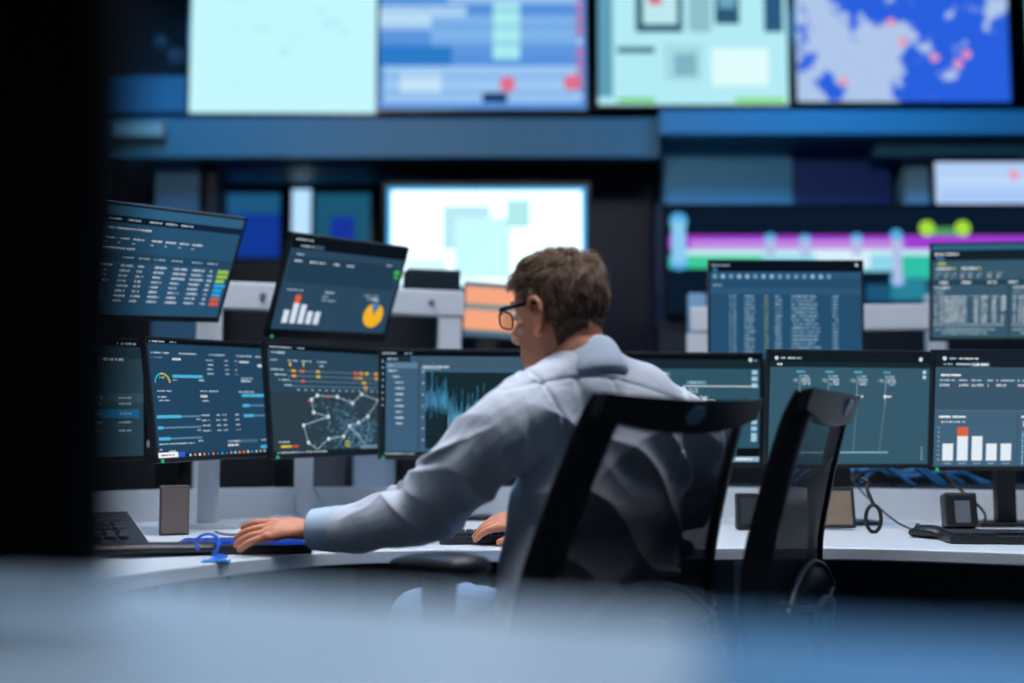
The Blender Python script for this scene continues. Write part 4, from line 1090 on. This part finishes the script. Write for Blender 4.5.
slab('trim_7', 155, 165, 201, 420, 7.9, .3, mat('panel_slate', '3e6880', .5))
slab('trim_8', -300, 165, 100, 420, 7.9, .3, M_DARKWALL)
slab('trim_9', 656, 205, 668, 560, 7.9, .3, mat('frame_navy', '182c48', .5))
slab('trim_10', 200, 157, 207, 520, 7.9, .3, mat('frame_black', '06080c', .5))
slab('trim_11', 200, 157, 656, 166, 7.85, .3, mat('frame_black', '06080c', .5))
slab('trim_12', -300, -260, 1500, 112, 8.75, .3, mat('upper_wall', '1a3040', .6, noise_amt=.3, nscale=1.2))
slab('painted_reflection', 60, 76, 192, 112, 8.3, .4, MATS['soffit_light'])  # lighter slab added to paint in blue light reflections on the upper wall
slab('trim_13', 590, 172, 655, 520, 8.3, .2, mat('door_navy', '0a1430', .5, noise_amt=.3, nscale=2))

def big_screen(x0, y0, x1, y1, Y, label, col, k, ui=None, yaw=0, bez=.02, group=None, name='wall_display', glass=None):
    a = at(x0, y0, Y); b = at(x1, y1, Y); c = (a+b)/2; w_ = abs(b.x-a.x); h = abs(a.z-b.z)
    t = empty(name, c, D2R(yaw), label, 'screen', group)
    bm = bmesh.new()
    for cc, sz in (((0, 0, h/2+bez/2), (w_+2*bez, .06, bez)), ((0, 0, -h/2-bez/2), (w_+2*bez, .06, bez)), ((-w_/2-bez/2, 0, 0), (bez, .06, h)), ((w_/2+bez/2, 0, 0), (bez, .06, h))): box(bm, cc, sz)
    box(bm, (0, .03, 0), (w_+bez, .05, h+bez), .01)
    obj('frame', bm, M_GLOSSB, t)
    s = obj('screen', B((0, -.005, 0), (w_, .02, h)), glass or glow(col, k), t)
    if ui:
        u = Ui(w_, h, -.0165); ui(u); u.done(s)
    return t
VG = 'video wall panels above the room'
def ui_v1(u):
    for i in range(16):
        x = random.uniform(.05, .85); v = random.uniform(.1, .85); u.r(x, v, x+random.uniform(.03, .12), v+random.uniform(.02, .06), random.choice(('b8eaf2', 'b9ecf4', 'b2e8f0')), 1.06, lift=1+i % 4)
def ui_v2(u):
    u.r(0, 0, 1, .12, '2b6fd0', lift=1); 
    for i in range(5): u.r(.02+i*.13, .02, .1+i*.13, .3, random.choice(('1f4f9a', '3f8fd8', '16407c')), lift=2)
    u.r(.33, .12, .97, .36, '9fc4f0', lift=2); u.r(.0, .38, .42, .52, 'b8dcf8', lift=2); u.r(.25, .44, .95, .62, '7fb4ea', lift=3); u.r(.55, .36, .68, .7, 'a8ecf0', lift=4)
    u.r(0, .62, .35, .74, '2a7ac8', lift=2); u.r(.02, .74, .96, .96, '9cc8f4', lift=2); u.r(.1, .78, .3, .9, 'c4e4fa', lift=3)
    for i in range(9): u.r(0, .1+i*.1, 1, .108+i*.1, '3f7fd0', lift=5)
    for x, v in ((.68, .17), (.62, .85), (.93, .84), (.35, .15)): u.disc(x, v, .04, 'e0708c' if x > .5 else 'f0b8a8', lift=6)
    for i in range(14): u.r(.955, .05+i*.066, .985, .08+i*.066, random.choice(('e03a6a', 'c8d0f0', 'e05a4a')), lift=6)
    u.r(.5, .9, .62, .96, '163a6a', lift=6)
def ui_v3(u):
    u.r(0, 0, 1, .1, 'd4fafc', 1.1, lift=1); u.r(.0, .1, .08, .95, '5f9fb8', lift=1)
    for x0, v0, x1, v1, c in ((.2, .12, .45, .55, '2f5f74'), (.24, .15, .42, .5, 'bdeaf0'), (.48, .14, .6, .55, '8fc0cc'), (.62, .15, .75, .5, '2c5a78'), (.64, .18, .73, .4, '6fa8c0'), (.88, .15, .98, .55, '2a5a80'), (.1, .64, .3, .68, '3f7488'), (.35, .62, .55, .85, 'a4dce4'), (.4, .68, .52, .82, '7fb4c4'), (.6, .65, .9, .88, 'e0fcfc')):
        u.r(x0, v0, x1, v1, c, lift=2 if c not in ('bdeaf0', '6fa8c0', '7fb4c4') else 3)
    u.r(.27, .3, .34, .38, 'd86a8a', lift=4); u.disc(.52, .2, .03, 'f0c8b0', lift=4); u.r(.1, .955, .3, .985, '6fc84a', lift=4); u.r(.72, .955, .98, .985, '7fd84a', lift=4)
big_screen(194, -55, 376, 114, 8.15, 'wide bright pale cyan panel, leftmost of the video wall', 'bdf0fa', 1.08, ui_v1, group=VG)
big_screen(381, -55, 586, 110, 8.1, 'video wall panel with blue and white windows and red marks', '5f9ae4', .95, ui_v2, group=VG)
big_screen(597, -55, 788, 106, 8.05, 'pale cyan video wall panel filled with dark outlined diagrams', 'b4ecf6', 1.0, ui_v3, group=VG)
# map panel: land masses over blue
MP = bpy.data.materials.new('map_display'); MP.use_nodes = True; nt = MP.node_tree; nt.nodes.clear()
tc = nt.nodes.new('ShaderNodeTexCoord'); n1 = nt.nodes.new('ShaderNodeTexNoise'); n1.inputs['Scale'].default_value = 2.3; n1.inputs['Detail'].default_value = 6; n1.inputs['Roughness'].default_value = .6
gr = nt.nodes.new('ShaderNodeSeparateXYZ'); nt.links.new(tc.outputs['Object'], gr.inputs[0]); nt.links.new(tc.outputs['Object'], n1.inputs['Vector'])
ad = nt.nodes.new('ShaderNodeMath'); ad.operation = 'MULTIPLY_ADD'; ad.inputs[1].default_value = -.16; nt.links.new(gr.outputs[0], ad.inputs[0]); nt.links.new(n1.outputs['Fac'], ad.inputs[2])
rp = nt.nodes.new('ShaderNodeValToRGB'); rp.color_ramp.elements[0].position = .50; rp.color_ramp.elements[0].color = (*lin('2a62e4'), 1); rp.color_ramp.elements[1].position = .54; rp.color_ramp.elements[1].color = (*lin('b4ccf0'), 1)
nt.links.new(ad.outputs[0], rp.inputs[0]); em = nt.nodes.new('ShaderNodeEmission'); em.inputs[1].default_value = .95; nt.links.new(rp.outputs[0], em.inputs[0]); ou = nt.nodes.new('ShaderNodeOutputMaterial'); nt.links.new(em.outputs[0], ou.inputs[0])
def ui_v4(u):
    for x, v in ((.5, .62), (.45, .5), (.65, .72), (.76, .76), (.22, .87), (.8, .7)): u.disc(x, v, .022, 'e89ab8', lift=2)
big_screen(793, -55, 1010, 103, 8.0, 'vivid blue map panel of the video wall with pale land masses', '2a62e4', 1, ui_v4, group=VG, glass=MP)
big_screen(1022, -55, 1240, 101, 7.95, 'last video wall panel, cut by the right picture edge', '7fd4e8', .8, None, group=VG)

def ui_tv(u):
    for q in ((0, 0, 1, .035), (0, .965, 1, 1), (0, 0, .02, 1), (.98, 0, 1, 1)): u.r(*q, '48b4f4', 1.1, lift=5)
    u.r(.28, .18, .52, .62, 'bcecf6', 1.0, lift=1); u.r(.34, .3, .62, .9, 'c4f4fc', 1.1, lift=2); u.r(.6, .12, .72, .4, 'b4ecf0', 1., lift=3); u.r(.75, .3, .95, .8, 'e4fcff', 1.3, lift=1); u.r(.1, .7, .3, .9, 'd0f8ff', 1.2, lift=3)
big_screen(388, 188, 586, 289, 7.3, 'glowing white screen behind the man\'s head', 'e0fbff', 1.7, ui_tv, bez=.03)
t = empty('screen_stand', (at(487, 300, 7.4).x, 7.45, 0), 0, 'dark stand carrying the glowing white screen', 'stand')
obj('column', B((0, 0, .99), (.12, .05, 1.94), .01), M_CB, t); obj('foot_plate', B((0, 0, .012), (.8, .4, .02), .004), M_CB, t); obj('bracket', B((0, -.035, 1.9), (.5, .02, .3), .004), M_CB, t)
def ui_r(u):
    for i in range(6): u.r(.02, .1+i*.15, .98, .16+i*.15, random.choice(('8fb8f0', 'a8ccf8', 'c8e0fc')), 1., lift=1)
    u.disc(.3, .3, .02, 'e89ab8', lift=2)
big_screen(933, 163, 1200, 205, 7.4, 'pale blue screen above the purple timeline display at the right edge', 'b8d4fa', 1.0, ui_r)
# timeline display
def ui_time(u):
    W = 535.; X = lambda px: (px-665)/W; H = 105.; Vv = lambda py: (py-208)/H
    u.r(X(668), Vv(236), 1, Vv(250), 'a63fd8', .95, lift=1); u.r(X(690), Vv(241), X(905), Vv(250), 'c08ae0', 1, lift=2)
    u.r(X(672), Vv(250), X(1100), Vv(256), 'c4ecf4', 1., lift=2); u.r(X(668), Vv(256), X(762), Vv(269), '3fd0a0', .95, lift=1); u.r(X(762), Vv(256), X(932), Vv(272), '8fdcf0', .95, lift=1); u.r(X(900), Vv(256), 1, Vv(280), '34c8b0', .9, lift=2)
    u.r(X(815), Vv(250), X(870), Vv(268), 'd8f0fc', 1., lift=3)
    for px, py, r in ((678, 222, .017), (678, 262, .017), (770, 240, .012), (805, 241, .012), (857, 240, .012), (897, 236, .012), (897, 280, .014)): u.disc(X(px), Vv(py), r, '57b8f0', .9, lift=4)
    for px in (770, 805, 857, 897): u.r(X(px)-.009, Vv(240), X(px)+.009, Vv(256 if px < 890 else 285), 'b8c8f0', .9, lift=5)
    u.r(X(671), Vv(222), X(685), Vv(264), '8fd0f8', .95, lift=5)
    u.r(X(925), Vv(228), X(962), Vv(236), '4f9a5c', 1, lift=3)
    for px in (928, 964): u.disc(X(px), Vv(229), .015, 'a4e03c', 1, lift=4)
    u.r(X(865), Vv(285), X(930), Vv(302), '1f5f86', .8, lift=2); u.r(X(890), Vv(278), X(925), Vv(300), '2f8fa8', .8, lift=3)
big_screen(665, 208, 1200, 313, 6.9, 'wide dark display showing a purple and green timeline', '0c1c30', .9, ui_time)
t = empty('display_plinth', (2.55, 7.1, 0), 0, 'dark plinth under the wide timeline display', 'plinth')
obj('body', B((0, 0, .85), (3.3, .3, 1.70), .01), mat('plinth_navy', '0e1a2c', .5), t); obj('shelf', B((0, -.0, 1.71), (3.34, .34, .02), .004), mat('plinth_navy', '0e1a2c', .5), t)
# screens inside the dark recess at left
def ui_rb(u):
    u.r(0, 0, 1, .32, '1f5a86', .9, lift=1)
big_screen(228, 194, 280, 258, 8.6, 'small deep blue screen in the dark recess at left', '1440a8', .75, ui_rb, bez=.03)
big_screen(293, 190, 311, 238, 8.55, 'narrow bright vertical light screen in the dark recess', 'b4dcff', 1.1, None, bez=.02)
def ui_rc(u): u.r(.28, .34, .72, 1, '1a3aa8', .8, lift=1)
big_screen(316, 194, 370, 262, 8.6, 'teal framed blue screen left of the glowing white screen', '1f5f7c', .8, ui_rc, bez=.03)
t = empty('recess_shelf', (-1.4, 8.7, 0), 0, 'dark rack below the screens of the recess', 'rack')
obj('body', B((0, 0, 1.2), (3.4, .5, 2.3), .01), mat('rack_dark', '080c12', .5), t)
for k in range(3): obj('rail_strip', B((-1.0+k*1.0, -.256, 1.2), (.04, .01, 2.2), .002), M_DGREY, t)
# security camera and lamp spots on the left upper wall
for px, py, lab in ((160, 42, 'small dome camera on the dark wall left of the video wall'), (175, 56, 'smaller lower dome camera on the dark wall left of the video wall')):
    p = at(px, py, 8.7); t = empty('dome_camera', (p.x, 8.7, p.z), 0, lab, 'camera')
    b = bmesh.new(); bmesh.ops.create_uvsphere(b, u_segments=20, v_segments=12, radius=.055 if py == 42 else .04); obj('dome', b, mat('dome_blue', '5fa0c8', .2), t, True)
    b = bmesh.new(); cyl(b, (0, .0, 0), (0, .05, 0), .07); obj('mount', b, M_GREY, t)
b = bmesh.new(); p0 = at(105, 128, 7.6); p1 = at(162, 128, 7.6)
t = empty('light_strip', ((p0.x+p1.x)/2, 7.64, p0.z), 0, 'dim bluish light strip on the soffit at the far left', 'light')
obj('housing', B((0, .04, 0), (.40, .1, .12), .01), M_GREY, t); obj('diffuser', B((0, -.012, 0), (.36, .01, .09), .002), glow('5f9cc4', .8), t)

# ------------------------------------------------------------------ black monitor and console in the foreground
t = empty('portrait_monitor', (-.325, .53, .917), D2R(-12), 'black upright monitor seen from behind, filling the left picture edge', 'monitor')
b = bmesh.new(); box(b, (-.045, 0, .315), (.40, .03, .61), .008); box(b, (-.045, .0, .30), (.25, .06, .35), .02); obj('casing', b, mat('near_black', '020304', .7, spec=.1), t)
obj('stand', B((-.045, .0, .03), (.08, .03, .06), .006), mat('near_black', '020304', .7), t); obj('foot', B((-.045, .0, .006), (.18, .12, .011), .003), mat('near_black', '020304', .7), t)
t = empty('foreground_console', (0, 0, 0), 0, 'pale console top blurred across the bottom of the picture', 'console')
b = bmesh.new(); front = cr([(-1.2, .98), (-.50, .84), (-.25, .66), (.0, .53), (.12, .48), (.20, .455), (.5, .42), (1.2, .42)], 5)
fl, fr_ = [p for p in front if p[0] <= .085], [p for p in front if p[0] > .085]
fr_ = [fl[-1]]+fr_
prism(b, fl+[(.02, .12), (-1.2, .12)], .886, .916, .006); obj('pale_top', b, mat('console_top', '93a9bb', .35), t)
b = bmesh.new(); prism(b, fr_+[(1.2, .12), (.02, .12)], .886, .914, .006); obj('blue_tinted_top', b, mat('console_top_blue_tint', '3f7098', .35), t)['label'] = 'right-hand section of the top with bluish light painted in'  # right part coloured blue in place of bluish light falling on it
b = bmesh.new(); prism(b, [(x*.98, y-.05) for x, y in front]+[(1.17, .14), (-1.17, .14)], .0, .885); obj('base', b, mat('console_base', '2c4254', .5), t)

# ------------------------------------------------------------------ ceiling lamps
random.seed(2)
def lamp(x, y, w_, d_, k, col, label):
    t = empty('ceiling_light', (x, y, 4.70), 0, label, 'light', 'ceiling light panels')
    b = bmesh.new()
    for c, s in (((0, d_/2, -.03), (w_+.04, .02, .06)), ((0, -d_/2, -.03), (w_+.04, .02, .06)), ((w_/2, 0, -.03), (.02, d_, .06)), ((-w_/2, 0, -.03), (.02, d_, .06))): box(b, c, s)
    obj('frame', b, M_WMETAL, t)
    obj('diffuser', B((0, 0, -.035), (w_-.02, d_-.02, .01)), glow(col, k), t)
lamp(-1.5, 3.1, 1.8, 1.2, 22, 'eef2ff', 'ceiling panel light over the left wing of the curved desk')
lamp(.9, 1.9, 2.2, 1.2, 17, 'f6f2f2', 'ceiling panel light straight above the seated man')
lamp(-1.0, .8, 1.2, .6, 16, 'dce8f4', 'ceiling panel light above the foreground console')
lamp(2.8, 1.0, 1.2, .6, 12, '6fb0ff', 'added blue fill panel above the right end of the desk')  # unseen blue fill lamp, added to tint the foreground from the right
lamp(-2.4, 6.3, 1.2, .6, 24, '4fb4ff', 'bluish ceiling panel light in the rear left of the room')
lamp(2.2, 6.3, 1.2, .6, 30, '4fb4ff', 'bluish ceiling panel light in the rear right of the room')
